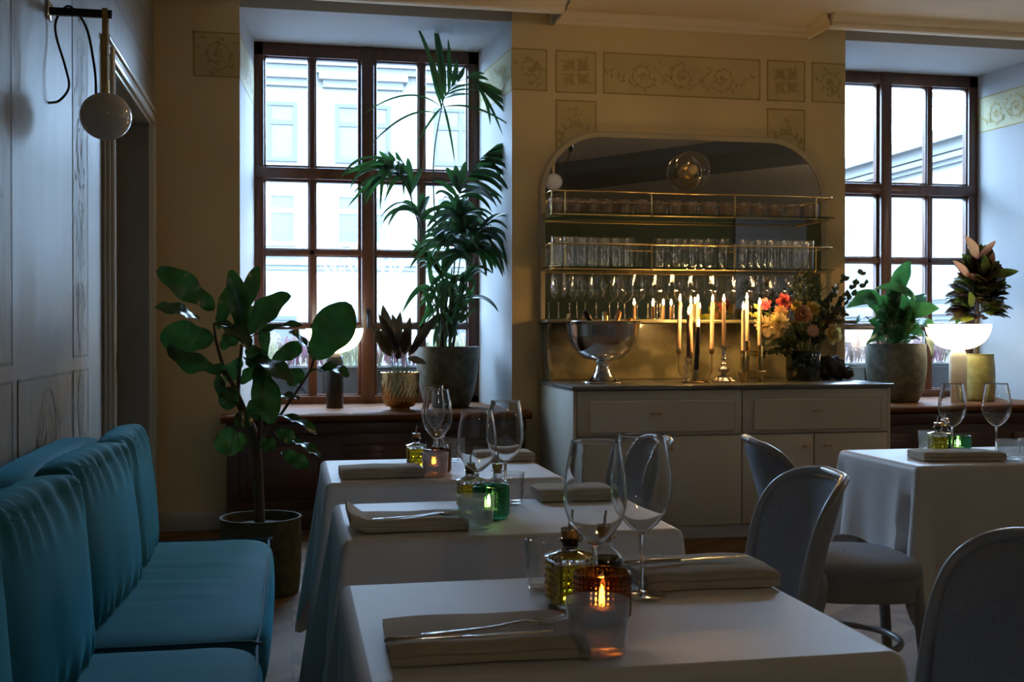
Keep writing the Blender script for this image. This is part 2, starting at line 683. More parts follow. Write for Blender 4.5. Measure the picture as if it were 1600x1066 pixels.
def struct(name, mb, m, **k):
    o = mb.obj(name, m, **k)
    o['kind'] = 'structure'
    return o


def dup(root, loc, rz=None, label=None, group=None):
    """copy a thing with copies of its parts and sub-parts"""
    r = root.copy()
    col.objects.link(r)
    r.location = loc
    if rz is not None:
        r.rotation_euler = (0, 0, rz)
    if label:
        r['label'] = label
    if group:
        r['group'] = group
    for ch in list(root.children):
        c = ch.copy()
        col.objects.link(c)
        c.parent = r
        for g in list(ch.children):
            d = g.copy()
            col.objects.link(d)
            d.parent = c
    return r


def T(x, y, z):
    return Matrix.Translation((x, y, z))


def RZ(a):
    return Matrix.Rotation(a, 4, 'Z')


def RX(a):
    return Matrix.Rotation(a, 4, 'X')


def RY(a):
    return Matrix.Rotation(a, 4, 'Y')


def bez(p0, p1, p2, n=10):
    p0, p1, p2 = Vector(p0), Vector(p1), Vector(p2)
    return [p0 * (1 - t) ** 2 + p1 * (2 * t * (1 - t)) + p2 * t * t for t in [i / n for i in range(n + 1)]]


def smooth_path(pts, n=8):
    """Catmull-Rom through points"""
    P = [Vector(p) for p in pts]
    P = [P[0] * 2 - P[1]] + P + [P[-1] * 2 - P[-2]]
    out = []
    for i in range(1, len(P) - 2):
        for k in range(n):
            t = k / n
            a, b, c, d = P[i - 1], P[i], P[i + 1], P[i + 2]
            out.append(.5 * (2 * b + (c - a) * t + (2 * a - 5 * b + 4 * c - d) * t * t + (3 * b - a - 3 * c + d) * t ** 3))
    out.append(P[-2])
    return out


def leaf(mb, base, tip, width, nrm, arch=0., fold=.25, wave=.0, prof='oval', n=10, seed=0, archdir=None):
    """one leaf from base to tip; nrm is roughly where its upper face looks; arch lifts the middle"""
    base, tip, nrm = Vector(base), Vector(tip), Vector(nrm)
    ax = tip - base
    Ln = ax.length
    if Ln < 1e-6:
        return
    ax.normalize()
    side = ax.cross(nrm)
    if side.length < 1e-4:
        side = ax.cross(Vector((.3, .5, .8)))
    side.normalize()
    up = side.cross(ax)
    ad = Vector(archdir) if archdir is not None else up
    rr = random.Random(seed)
    ph = rr.random() * 6
    rows = []
    for i in range(n + 1):
        t = i / n
        if prof == 'fiddle':      # widest near the tip, waisted below
            w = (math.sin(PI * min(1, t ** .85 * .98 + .01)) ** .6) * (.55 + .45 * t) * (1 - .18 * math.exp(-((t - .3) / .12) ** 2))
        elif prof == 'lance':
            w = math.sin(PI * t ** .8) ** 1.0
        elif prof == 'blade':     # long narrow leaflet
            w = min(1, t * 6) * (1 - t ** 3) ** .8
        elif prof == 'petal':
            w = math.sin(PI * min(1, t ** .7 * .9 + .03)) ** .6
        elif prof == 'heart':
            w = math.sin(PI * t ** .62) ** .75
        else:
            w = math.sin(PI * t ** .9) ** .8
        c = base + ax * (Ln * t) + ad * (arch * Ln * 4 * t * (1 - t))
        hw = width / 2 * w
        row = []
        for s in (-1, -.5, 0, .5, 1):
            wv = wave * width * math.sin(ph + t * 14 + s) * abs(s)
            row.append(c + side * (hw * s) + up * (fold * hw * abs(s) + wv))
        rows.append(row)
    mb.grid(lambda a, b: rows[b][a], 4, n)


ORD = ['first', 'second', 'third', 'fourth', 'fifth', 'sixth', 'seventh', 'eighth', 'ninth', 'tenth', 'eleventh',
       'twelfth', 'thirteenth', 'fourteenth', 'fifteenth', 'sixteenth', 'seventeenth', 'eighteenth', 'nineteenth', 'twentieth']


# ================================================================== THE ROOM
YB, YW, XL, ZC = 6.8, 7.6, -0.78, 3.15          # back wall face, window plane, left wall face, ceiling
XR, YR = 9.6, -4.6
mb = MB()
mb.box(-1.6, XR + .4, YR - .4, 7.6, -.1, 0)
struct('floor', mb, 'parquet', smooth=False)
mb = MB()
mb.box(-1.6, XR + .4, YR - .4, 7.2, ZC, ZC + .15)
struct('ceiling', mb, 'ceiling_paint', smooth=False)
# left wall with the door recess
DY0, DY1, DZ = 5.06, 6.505, 2.32
mb = MB()
mb.box(XL - .4, XL, YR - .4, DY0, 0, ZC)
mb.box(XL - .4, XL, DY1, YB + .8, 0, ZC)
mb.box(XL - .4, XL, DY0, DY1, DZ, ZC)
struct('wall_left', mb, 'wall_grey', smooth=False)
# back wall: three piers with splayed reveals, lintels, walls under the windows
W1, W2 = (-.296, 1.34, -.238, 1.265), (3.57, 5.145, 3.61, 5.07)
W3 = (6.38, 8.02, 6.45, 7.95)
ZT, ZS = 3.085, .68


def pier(mb, poly):
    n = len(poly)
    for i in range(n):
        (x0, y0), (x1, y1) = poly[i], poly[(i + 1) % n]
        mb.cm = 0 if abs(y0 - YB) < 1e-4 and abs(y1 - YB) < 1e-4 else 1
        b = len(mb.v)
        mb.v += [Vector((x0, y0, 0)), Vector((x1, y1, 0)), Vector((x1, y1, ZC)), Vector((x0, y0, ZC))]
        mb.face(b, b + 1, b + 2, b + 3)


mb = MB()
pier(mb, [(XL - .4, YB), (W1[0], YB), (W1[2], YW), (W1[2] - .1, YW + .12), (XL - .4, YW + .12)])
pier(mb, [(W1[1], YB), (W2[0], YB), (W2[2], YW), (W2[2], YW + .12), (W1[3], YW + .12), (W1[3], YW)])
pier(mb, [(W2[1], YB), (W3[0], YB), (W3[2], YW), (W3[2], YW + .12), (W2[3], YW + .12), (W2[3], YW)])
pier(mb, [(W3[1], YB), (XR + .4, YB), (XR + .4, YW + .12), (W3[3], YW + .12), (W3[3], YW)])
for w in (W1, W2, W3):
    mb.cm = 1
    mb.box(w[0] - .1, w[1] + .1, YB + .02, YW + .12, ZT, ZC)
    mb.box(w[0] - .02, w[1] + .02, YB + .10, YW + .12, 0, ZS - .05)
struct('wall_back', mb, ['plaster_cream', 'plaster_white'], smooth=False)
# right wall, rear wall
mb = MB()
mb.box(XR, XR + .4, YR - .4, YW + .1, 0, ZC)
struct('wall_right', mb, 'plaster_white', smooth=False)
mb = MB()
mb.box(-1.6, XR + .4, YR - .4, YR, 0, ZC)
struct('wall_rear', mb, 'rear_olive', smooth=False)
mb = MB()
mb.box(7.45, 8.75, YR, YR + .12, 0, ZC)
struct('trim_1', mb, 'plaster_white', smooth=False)

# ceiling edge: a moulding that steps forward over the windows
PROF = [(0, 0), (.012, .006), (.020, .020), (.020, .030), (.036, .038), (.050, .055), (.055, .066), (.070, .074)]


def crown(mb, x0, x1, y, z, h, ret=0):
    """moulding along x at wall plane y, projecting towards the room; z = bottom"""
    k = h / .074
    pts = [(y - d * k, z + u * k) for d, u in PROF]
    n = len(pts)
    vs = [(x0, a, b) for a, b in pts] + [(x1, a, b) for a, b in pts] + [(x0, y, z + h), (x1, y, z + h)]
    fs = [(i, i + 1, n + i + 1, n + i) for i in range(n - 1)]
    fs += [tuple(range(n)) + (2 * n,), tuple(range(n, 2 * n)) + (2 * n + 1,), (0, n, 2 * n + 1, 2 * n)]
    mb.raw(vs, fs)


mb = MB()
YC = 6.50
crown(mb, XL, 1.60, YC, 3.068, ZC - 3.068)
crown(mb, 1.58, 3.33, YB, 3.082, ZC - 3.082)
crown(mb, 3.31, XR, YC, 3.068, ZC - 3.068)
for x in (1.60, 3.31):     # the returns between the two planes
    s = 1 if x < 2 else -1
    vs = []
    for (d, u) in PROF:
        k = (ZC - 3.068) / .074
        vs += [(x + s * d * k * .5, YC - .02, 3.068 + u * k), (x + s * d * k * .5, YB, 3.068 + u * k)]
    mb.raw(vs, [(2 * i, 2 * i + 1, 2 * i + 3, 2 * i + 2) for i in range(len(PROF) - 1)])
mb.box(XL, 1.598, YC, YC + .05, 3.070, ZC)
mb.box(3.312, XR, YC, YC + .05, 3.070, ZC)
struct('trim_2', mb, 'crown_paint', ang=25)
# beams under the ceiling further back in the room (seen in the mirror)
mb = MB()
pts = [(3.0 + .62 * t + .022 * t * t, -.9 + 1.0 * t) for t in [i * .35 for i in range(12)]]
vs, fs = [], []
for i, (x, y) in enumerate(pts):
    for dx, z in ((-.75, ZC), (-.55, ZC - .10), (.35, ZC - .14), (.75, ZC)):
        vs.append((x + dx, y - dx * .5, z))
for i in range(len(pts) - 1):
    for k in range(3):
        a = i * 4 + k
        fs.append((a, a + 1, a + 5, a + 4))
mb.raw(vs, fs)
struct('beam', mb, 'beam_paint', ang=20)

# door recess in the left wall
XD = XL - .17
mb = MB()
mb.box(XD - .05, XD, DY0 - .02, DY1 + .02, 0, DZ + .02)
for a, b in ((DY0 + .06, (DY0 + DY1) / 2 - .04), ((DY0 + DY1) / 2 + .04, DY1 - .06)):
    for c, d in ((.15, .95), (1.05, 2.2)):
        mb.box(XD, XD + .012, a, b, c, d)
        mb.rbox(XD, XD + .022, a + .05, b - .05, c + .05, d - .05, .008)
struct('door_1', mb, 'door_paint', ang=30)
mb = MB()


def casing(y0, y1, z0, z1):
    for k, (i, t) in enumerate(((0, .014), (.016, .03), (.05, .022), (.075, .034))):
        j = (.016, .05, .075, .098)[k]
        mb.rbox(XL, XL + t, y0 + i if y1 - y0 < .3 else y0, y0 + j if y1 - y0 < .3 else y1,
                z0 if z1 - z0 > .3 else z0 + i, z1 if z1 - z0 > .3 else z0 + j, .004)


casing(DY0 - .10, DY0, 0, DZ + .0)
casing(DY1, DY1 + .10, 0, DZ)
casing(DY0 - .10, DY1 + .10, DZ, DZ + .10)
mb.tube([(XL + .03, DY0 - .055, 0), (XL + .03, DY0 - .055, DZ + .05)], .018, 10)
struct('trim_3', mb, 'casing_paint', ang=30)


# ------------------------------------------------------------------ painted ornament on the walls
def spiral(cx, cz, r, a0, turns, hand, n=26, r_in=.12):
    pts = []
    for i in range(n + 1):
        t = i / n
        a = a0 + hand * 2 * PI * turns * t
        q = r * ((1 - t) * (1 - r_in) + r_in)
        pts.append((cx + q * math.cos(a), cz + q * math.sin(a)))
    return pts


def leaflet(mb, x, z, a, l, w, fn):
    pts = [(x + l * t * math.cos(a + .5 * t), z + l * t * math.sin(a + .5 * t)) for t in (0, .25, .5, .75, 1)]
    mb.ribbon(pts, [w * .3, w, w * .9, w * .6, w * .1], fn, 0, .0026)


def ornament(mb, kind, w, h, fn, rr):
    """scrolling foliage, drawn as raised painted lines inside a panel w x h centred on 0, 0"""
    lw = .007

    def rinceau(cx, cz, r, hand, a0):
        p = spiral(cx, cz, r, a0, 1.55, hand)
        mb.ribbon(p, [lw * (1.3 - .6 * i / len(p)) for i in range(len(p))], fn, 0, .0026)
        for k in range(0, len(p) - 4, 2):
            x, z = p[k]
            a = math.atan2(z - cz, x - cx)
            leaflet(mb, x, z, a + hand * .7, r * rr.uniform(.18, .34), r * .13, fn)
            if k % 4 == 0:
                leaflet(mb, x, z, a + PI + hand * .4, r * rr.uniform(.15, .25), r * .12, fn)
        for k in range(6):
            a = k * PI / 3
            leaflet(mb, cx, cz, a, r * .24, r * .14, fn)

    if kind == 'long':
        r = h * .34
        rinceau(0, -.006, r, 1, PI * .5)
        rinceau(-w * .25, -.002, r, -1, -PI * .2)
        rinceau(w * .25, -.002, r, 1, PI * 1.2)
        mb.ribbon([tuple(p) for p in [(v.x, v.y) for v in bez((-w * .25 + r * .7, r * .6, 0), (-w * .13, -.02, 0), (-r * .3, -r, 0), 8)]], lw, fn, 0, .0026)
        mb.ribbon([tuple(p) for p in [(v.x, v.y) for v in bez((w * .25 - r * .7, r * .6, 0), (w * .13, -.02, 0), (r * .3, -r, 0), 8)]], lw, fn, 0, .0026)
        for s in (-1, 1):
            for k in range(9):
                x = s * (w * .25 + r * .8 + k * .022)
                leaflet(mb, x, -r * .8 + k * .012, rr.uniform(0, 6), .04, .014, fn)
            for k in range(10):
                leaflet(mb, s * w * .13 + rr.uniform(-.06, .06), rr.uniform(-r, r) * .8, rr.uniform(0, 6), .035, .012, fn)
    elif kind == 'square':
        for k in range(4):
            a = PI / 4 + k * PI / 2
            for d in (-.55, -.28, 0, .28, .55):
                leaflet(mb, .02 * math.cos(a), .02 * math.sin(a), a + d - .25, h * (.40 if d == 0 else .33 - abs(d) * .1), h * .075, fn)
                x, z = h * .20 * math.cos(a + d * .5), h * .20 * math.sin(a + d * .5)
                leaflet(mb, x, z, a + d * 2.2 - .25, h * .16, h * .06, fn)
        mb.ribbon(spiral(0, 0, h * .06, 0, 1, 1, 14, .95), lw, fn, 0, .0026)
    elif kind == 'scroll':
        rinceau(0, 0, min(w, h) * .36, 1, -PI * .5)
        for k in range(12):
            leaflet(mb, rr.uniform(-.4, .4) * w, rr.uniform(-.38, .38) * h, rr.uniform(0, 6), .04, .014, fn)
    elif kind == 'tall':
        r = w * .36
        z0 = h * .5 - .16 - r
        for hand in (1, -1):
            p = [(hand * r * math.cos(a), z0 + r * math.sin(a)) for a in [-.5 + i * (PI / 2 + .5) / 10 for i in range(11)]]
            mb.ribbon(p, lw * 1.3, fn, 0, .0026)
            for k in range(0, 11, 2):
                leaflet(mb, p[k][0], p[k][1], math.atan2(p[k][1] - z0, p[k][0]) + .6 * hand - .25, .05, .016, fn)
        st = [(0, z0 + r), (.015, z0 + r + .05), (-.01, z0 + r + .10)]
        mb.ribbon(st, lw * .7, fn, 0, .0026)
        for k in range(7):
            leaflet(mb, rr.uniform(-.03, .03), z0 + r + .02 + k * .014, rr.uniform(0, 6), .032, .013, fn)
        for zc in [z0 - .16 - k * .3 for k in range(int((z0 + h / 2) / .3))]:
            rinceau(0, zc, r * .8, 1 if int(zc * 10) % 2 else -1, 0)
    elif kind == 'damask':
        nz = max(1, int(h / (w * .9)))
        for k in range(nz):
            zc = -h / 2 + h * (k + .5) / nz
            r = min(w, h / nz) * .34
            for hand in (1, -1):
                for q in (.45, .72, 1.0):
                    p = [(hand * r * q * math.sin(a) * (.55 + .3 * math.cos(a)), zc + r * 1.25 * q * math.cos(a)) for a in [i * PI / 14 for i in range(15)]]
                    mb.ribbon(p, lw * rr.uniform(.8, 1.8), fn, 0, .0026)
                for j in range(7):
                    leaflet(mb, hand * rr.uniform(.1, .9) * r, zc + rr.uniform(-1.1, 1.1) * r, rr.uniform(0, 6), r * .4, r * .16, fn)


NT = [3]


def panel(fn, a0, a1, z0, z1, kind, mats, clip=None, line=.009, seed=1):
    """a painted panel: fill, border line, ornament.  fn(a, z, d) -> world"""
    NT[0] += 1
    mb = MB()
    mb.cm = 0

    def quad(u0, u1, v0, v1, d):
        mb.raw([fn(u0, v0, d), fn(u1, v0, d), fn(u1, v1, d), fn(u0, v1, d)], [(0, 1, 2, 3)])

    quad(a0, a1, z0, z1, .0012)
    mb.cm = 1
    L_ = line
    for q in ((a0, a1, z0, z0 + L_), (a0, a1, z1 - L_, z1), (a0, a0 + L_, z0, z1), (a1 - L_, a1, z0, z1)):
        if clip and ((clip == 'lo' and q[1] - q[0] <= L_ * 1.01 and q[0] == a0) or (clip == 'hi' and q[1] - q[0] <= L_ * 1.01 and q[1] == a1)):
            continue
        quad(*q, .0024)
    mb.cm = 2
    ca, cz = (a0 + a1) / 2, (z0 + z1) / 2
    ornament(mb, kind, a1 - a0, z1 - z0, lambda x, z, d: fn(ca + max(-(a1 - a0) / 2, min((a1 - a0) / 2, x)), cz + max(-(z1 - z0) / 2, min((z1 - z0) / 2, z)), d + .0004), random.Random(seed))
    o = mb.obj('trim_%d' % NT[0], mats, smooth=False)
    o['kind'] = 'structure'


PM = ['paint_panel', 'paint_line', 'paint_scroll']
GM = ['grey_panel', 'grey_line', 'grey_scroll']
RM = ['reveal_band', 'paint_line', 'paint_scroll']
back = lambda a, z, d: (a, YB - d, z)
panel(back, -.56, W1[0], 2.66, 2.925, 'scroll', PM, 'hi', seed=3)
panel(back, W1[1], 1.563, 2.66, 2.92, 'scroll', PM, 'lo', seed=4)
panel(back, 1.616, 1.88, 2.655, 2.92, 'square', PM, seed=5)
panel(back, 1.922, 2.975, 2.66, 2.923, 'long', PM, seed=6)
panel(back, 3.02, 3.286, 2.66, 2.926, 'square', PM, seed=7)
panel(back, 3.331, W2[0], 2.663, 2.924, 'scroll', PM, 'hi', seed=8)
panel(back, 1.616, 1.88, 1.30, 2.612, 'tall', PM, seed=9)
panel(back, 3.02, 3.286, 1.30, 2.612, 'tall', PM, seed=10)


def reveal(x0, x1, s):
    ln = math.hypot(x1 - x0, .8)
    return lambda a, z, d: (x0 + (x1 - x0) * a / ln + s * d, YB + .8 * a / ln, z)


panel(reveal(W1[0], W1[2], 1), .0, .80, 2.655, 2.92, 'long', RM, seed=11)
panel(reveal(W1[1], W1[3], -1), .0, .80, 2.655, 2.92, 'long', RM, seed=12)
panel(reveal(W2[1], W2[3], -1), .0, .80, 2.655, 2.92, 'long', RM, seed=13)
left = lambda a, z, d: (XL + d, a, z)
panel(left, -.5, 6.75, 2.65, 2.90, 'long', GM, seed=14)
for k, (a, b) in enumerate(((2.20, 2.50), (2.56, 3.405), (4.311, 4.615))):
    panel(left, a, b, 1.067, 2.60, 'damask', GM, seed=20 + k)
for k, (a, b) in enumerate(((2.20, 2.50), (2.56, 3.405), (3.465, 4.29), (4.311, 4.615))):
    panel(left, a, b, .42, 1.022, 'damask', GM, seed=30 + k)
mb = MB()
mb.box(XL, XL + .02, YR, DY0 - .11, 0, .12)
struct('baseboard_left', mb, 'casing_paint')
mb = MB()
mb.rbox(XL, W1[0], YB - .018, YB, 0, .11, .004)
mb.rbox(W1[1] + .11, 1.50, YB - .018, YB, 0, .11, .004)
struct('baseboard_back', mb, 'casing_paint')


# ------------------------------------------------------------------ windows
def window(k, x0, x1):
    """four columns of panes in two sashes, four rows with a heavy transom"""
    mb = MB()
    w = x1 - x0
    s = w / 1.507
    cols = [(.078, .352), (.411, .684), (.813, 1.085), (1.146, 1.42)]
    rows = [(.745, 1.181), (1.232, 1.668), (1.725, 2.165), (2.278, 2.985)]
    cols = [(x0 + a * s, x0 + b * s) for a, b in cols]
    yf, yb_ = YW + .0, YW + .09
    # outer frame, sash stiles and rails, glazing bars, each a bar of its own depth
    mb.rbox(x0, cols[0][0] - .012, yf, yb_, ZS, ZT, .006)
    mb.rbox(cols[3][1] + .012, x1, yf, yb_, ZS, ZT, .006)
    mb.rbox(x0, x1, yf, yb_, rows[3][1] + .010, ZT, .006)
    mb.rbox(x0, x1, yf, yb_, ZS, rows[0][0] - .010, .006)
    mb.rbox(cols[1][1] + .022, cols[2][0] - .022, yf - .012, yb_, ZS, ZT, .008)
    mb.rbox(x0, x1, yf - .006, yb_, rows[2][1] + .018, rows[3][0] - .018, .008)
    for a, b in ((0, 1), (2, 3)):
        mb.rbox(cols[a][1] + .01, cols[b][0] - .01, yf + .012, yb_ - .01, rows[0][0] - .02, rows[3][1] + .025, .006)
    for r in (0, 1):
        mb.rbox(x0 + .05, x1 - .05, yf + .012, yb_ - .01, rows[r][1] + .008, rows[r + 1][0] - .008, .006)
    for c in cols:              # beads round every pane
        for r in rows:
            for q in ((c[0] - .022, c[0], r[0] - .02, r[1] + .02), (c[1], c[1] + .022, r[0] - .02, r[1] + .02)):
                mb.rbox(q[0], q[1], yf + .022, yb_ - .02, q[2], q[3], .004)
            for q in ((c[0] - .02, c[1] + .02, r[0] - .02, r[0]), (c[0] - .02, c[1] + .02, r[1], r[1] + .02)):
                mb.rbox(q[0], q[1], yf + .022, yb_ - .02, q[2], q[3], .004)
    o = mb.obj('window_%d' % k, 'frame_wood', ang=35)
    o['kind'] = 'structure'
    for c in cols:
        for r in rows:
            g = MB()
            g.box(c[0] - .004, c[1] + .004, yf + .045, yf + .049, r[0] - .004, r[1] + .004)
            g.obj('pane', 'window_glass', o, smooth=False)
    hb = MB()                    # espagnolette handle on the middle stile
    xm = (cols[1][1] + cols[2][0]) / 2
    hb.tube([(xm, yf - .012, 1.28), (xm, yf - .04, 1.28), (xm, yf - .045, 1.19)], .008, 8)
    hb.rbox(xm - .012, xm + .012, yf - .018, yf - .008, 1.24, 1.32, .004)
    hb.obj('handle', 'black_metal', o)
    return o


window(1, -.242, 1.265)
window(2, 3.565, 5.072)
window(3, 6.446, 7.954)


# deep sills with a nosing, wood panelling below them
def sill(k, w, x0, x1):
    mb = MB()
    mb.prism([(w[2] - .005, YW), (w[0] - .005, YB), (x0, YB), (x0, YB - .14), (x1, YB - .14), (x1, YB), (w[1] + .005, YB), (w[3] + .005, YW)][::-1], ZS - .045, ZS)
    mb.tube([(x0, YB - .14, ZS - .022), (x1, YB - .14, ZS - .022)], .0225, 10)
    struct('trim_%d' % k, mb, 'sill_wood', ang=35)
    mb = MB()
    mb.rbox(x0 + .03, x1 - .03, YB - .10, YB, .0, ZS - .045, .004)
    mb.rbox(x0 + .03, x1 - .03, YB - .125, YB - .09, ZS - .12, ZS - .05, .008)
    mb.rbox(x0 + .03, x1 - .03, YB - .115, YB - .09, 0, .12, .006)
    n = 3
    for i in range(n):
        a = x0 + .03 + (x1 - x0 - .06) * i / n
        b = x0 + .03 + (x1 - x0 - .06) * (i + 1) / n
        mb.rbox(a + .07, b - .07, YB - .114, YB - .09, .18, ZS - .18, .012)
        mb.rbox(a + .11, b - .11, YB - .122, YB - .09, .22, ZS - .22, .014)
    struct('trim_%d' % (k + 1), mb, 'panel_wood', ang=30)


sill(40, W1, -.40, 1.435)
sill(42, W2, 3.42, 5.30)
sill(45, W3, 6.2, 8.2)
mb = MB()                       # ventilation slots let into the first sill
for i in range(3):
    mb.rbox(.10 + i * .26, .33 + i * .26, YB - .10, YB - .075, ZS, ZS + .003, .001)
struct('trim_44', mb, 'vent_black')


# ================================================================== FURNITURE
# ------------------------------------------------------------------ banquette sofas
def wrinkle(p, amp=.004, sc=9.):
    n = noise.noise(Vector((p.x * sc, p.y * sc * .35, p.z * sc)))
    return amp * n


def sofa(y0, y1, label):
    """one module of the bench along the left wall; seat edge towards +x"""
    L_ = y1 - y0
    t = thing('banquette_sofa', label, 'sofa', (-.42, (y0 + y1) / 2, 0), 0, 'blue velvet banquettes')
    mb = MB()
    mb.rbox(-.33, .30, -L_ / 2 + .03, L_ / 2 - .03, 0, .10, .01)
    mb.obj('plinth', 'cabinet_dark', t)
    mb = MB()
    mb.rbox(-.345, .335, -L_ / 2 + .004, L_ / 2 - .004, .08, .27, .03, 4)
    mb.obj('base', 'velvet', t)

    def fn(q, c):
        q = q.copy()
        k = max(0, c.z)
        q.z += k * (.016 * math.sin(q.y * 46 + 3 * q.x) * max(0, 1 - abs(c.y + .1) * 1.3) * max(0, .7 - abs(c.x - .2)) + .004 * noise.noise(q * 7))
        return q
    mb = MB()
    mb.soft(.70, L_ - .006, .19, 26, 9, .012, fn, T(.005, 0, .325))
    s = mb.obj('seat_cushion', 'velvet', t, ang=80)
    pp = MB()
    for z in (.405,):
        h, w = L_ / 2 - .012, .338
        pts = [(w, -h + .03, z - .004), (w + .004, 0, z + .004), (w, h - .03, z - .004), (w - .03, h, z)]
        pp.tube(smooth_path([(-.1, -h, z), (w - .04, -h, z)] + pts + [(-.1, h, z)], 6), .0045, 6)
    pp.obj('piping', 'velvet_piping', s)
    mb = MB()

    def fb(q, c):
        q = q.copy()
        q += Vector((1, 0, 0)) * .004 * noise.noise(q * 6)
        return q
    mb.soft(.155, L_ - .006, .55, 14, 5, .004, fb, T(-.275, 0, .54))
    mb.obj('backrest', 'velvet', t, ang=80)
    return t


sofa(2.79, 4.20, 'blue velvet banquette sofa ending beside the potted fig tree')
sofa(1.36, 2.782, 'blue velvet banquette sofa closest to the camera, cut by the bottom edge')


def cushion(yc, w, zc, tilt, label, seed, lean=.0):
    """back cushion leaning on the sofa back: w along the wall"""
    rr = random.Random(seed)
    ph = rr.random() * 9

    def fn(q, c):
        q = q.copy()
        top = max(0, c.z - .45) / .55
        bot = max(0, -c.z - .5) / .5
        q.x += (.0085 * top + .007 * bot) * math.sin(q.y * 75 + ph + 2.5 * math.sin(q.y * 11 + ph)) * (1 if c.x > -.5 else .3)
        q.x += .006 * noise.noise(Vector((q.y * 5 + ph, q.z * 5, 1)))
        # pulled-up corners at the top
        q.z += .012 * max(0, c.z) * (abs(c.y) ** 4) - .010 * max(0, c.z) * (1 - c.y * c.y)
        return q
    mb = MB()
    mb.soft(.125, w, .445, 30, 5.2, .018, fn, RZ(tilt) @ RY(-lean))
    o = mb.obj('back_cushion', 'velvet', ang=85)
    o.location = (-.528, yc, zc - .022)
    tag(o, label, 'cushion', 'velvet back cushions on the sofas')
    return o


cushion(3.865, .62, .640, R(2), 'blue velvet back cushion at the far sofa end, beside the fig tree', 1, .10)
cushion(3.19, .69, .640, R(-4), 'blue velvet back cushion second from the fig tree', 2, .10)
cushion(2.42, .70, .640, R(-3), 'large blue velvet back cushion third from the fig tree', 3, .10)
cushion(1.70, .68, .640, R(-2), 'blue velvet back cushion cut by the left photo edge', 4, .10)


# ------------------------------------------------------------------ tables and cloths
ZT_ = .75


def cloth_mesh(w, d, drop, seed, side=1, flare=.16, corner=1.35):
    """linen cloth over a w x d top centred on 0, 0: sides hang, the corners fall in folds"""
    rr = random.Random(seed)
    r = .018
    per = []
    cs = [(w / 2 - r, -d / 2 + r, -PI / 2), (w / 2 - r, d / 2 - r, 0), (-w / 2 + r, d / 2 - r, PI / 2), (-w / 2 + r, -d / 2 + r, PI)]
    for k, (cx, cy_, a0) in enumerate(cs):
        nx, ny, _ = cs[(k + 1) % 4]
        for i in range(9):
            a = a0 + PI / 2 * i / 8
            per.append((cx, cy_, math.cos(a), math.sin(a), math.sin(2 * (PI / 2 * i / 8)) ** 1.0))
        ex, ey = cx + 0, cy_ + 0
        a = a0 + PI / 2
        steps = 16
        for i in range(1, steps):
            t = i / steps
            e = min(t, 1 - t)
            per.append((cx + (nx - cx) * t, cy_ + (ny - cy_) * t, math.cos(a), math.sin(a), -e))
    n = len(per)
    phs = [rr.uniform(0, 6) for _ in range(6)]
    vs, fs = [], []
    NR = 14

    def pt(i, j):
        cx, cy_, nx, ny, c = per[i]
        if j <= 3:            # rounded top edge
            a = PI / 2 * j / 3
            q = r * math.sin(a)
            return (cx + nx * q, cy_ + ny * q, -r * (1 - math.cos(a)))
        t = (j - 3) / (NR - 3)
        cc = max(0, c)
        ed = max(0, .16 + c) / .16 if c < 0 else 1.0          # 1 near corners, 0 mid-side
        L_ = drop * (1 + (corner - 1) * cc + .04 * ed)
        L_ *= 1 - (1 - .262 / drop) * max(0, nx * side) ** 1.5      # shorter where the chair stands
        out = r + t * (flare * (.30 + .9 * cc + .25 * ed * (1 - cc)) * L_) + .012 * t * math.sin(i * .55 + phs[0]) + .008 * t * math.sin(i * 1.13 + phs[1])
        # the pinch on either side of a corner fold
        out -= .10 * t * ed * (1 - cc) * (drop / .4) * (1 if c < 0 and -c < .13 else 0) * (1 - abs(-c - .06) / .07 if -c < .13 else 0)
        return (cx + nx * out, cy_ + ny * out, -r - t * L_ + .006 * math.sin(i * .8 + phs[2]) * t)
    for j in range(NR + 1):
        for i in range(n):
            vs.append(pt(i, j))
    for j in range(NR):
        for i in range(n):
            a, b = j * n + i, j * n + (i + 1) % n
            fs.append((a, b, b + n, a + n))
    # the top itself: ironing creases and slight waves
    b0 = len(vs)
    nx_, ny_ = 44, 30
    for j in range(ny_ + 1):
        for i in range(nx_ + 1):
            x, y = -w / 2 + r + (w - 2 * r) * i / nx_, -d / 2 + r + (d - 2 * r) * j / ny_
            e = min(1, min(i, nx_ - i, j, ny_ - j) / 3)
            z = e * (.0022 * noise.noise(Vector((x * 7 + seed, y * 7, 0))) + .0016 * noise.noise(Vector((x * 4 + seed, y * 28, 3))))
            z += e * .0022 * math.exp(-((x - .01) / .006) ** 2) + e * .0016 * math.exp(-((y + .02) / .006) ** 2)
            vs.append((x, y, z))
    for j in range(ny_):
        for i in range(nx_):
            a = b0 + j * (nx_ + 1) + i
            fs.append((a, a + 1, a + nx_ + 2, a + nx_ + 1))
    mb = MB()
    mb.raw(vs, fs)
    return mb


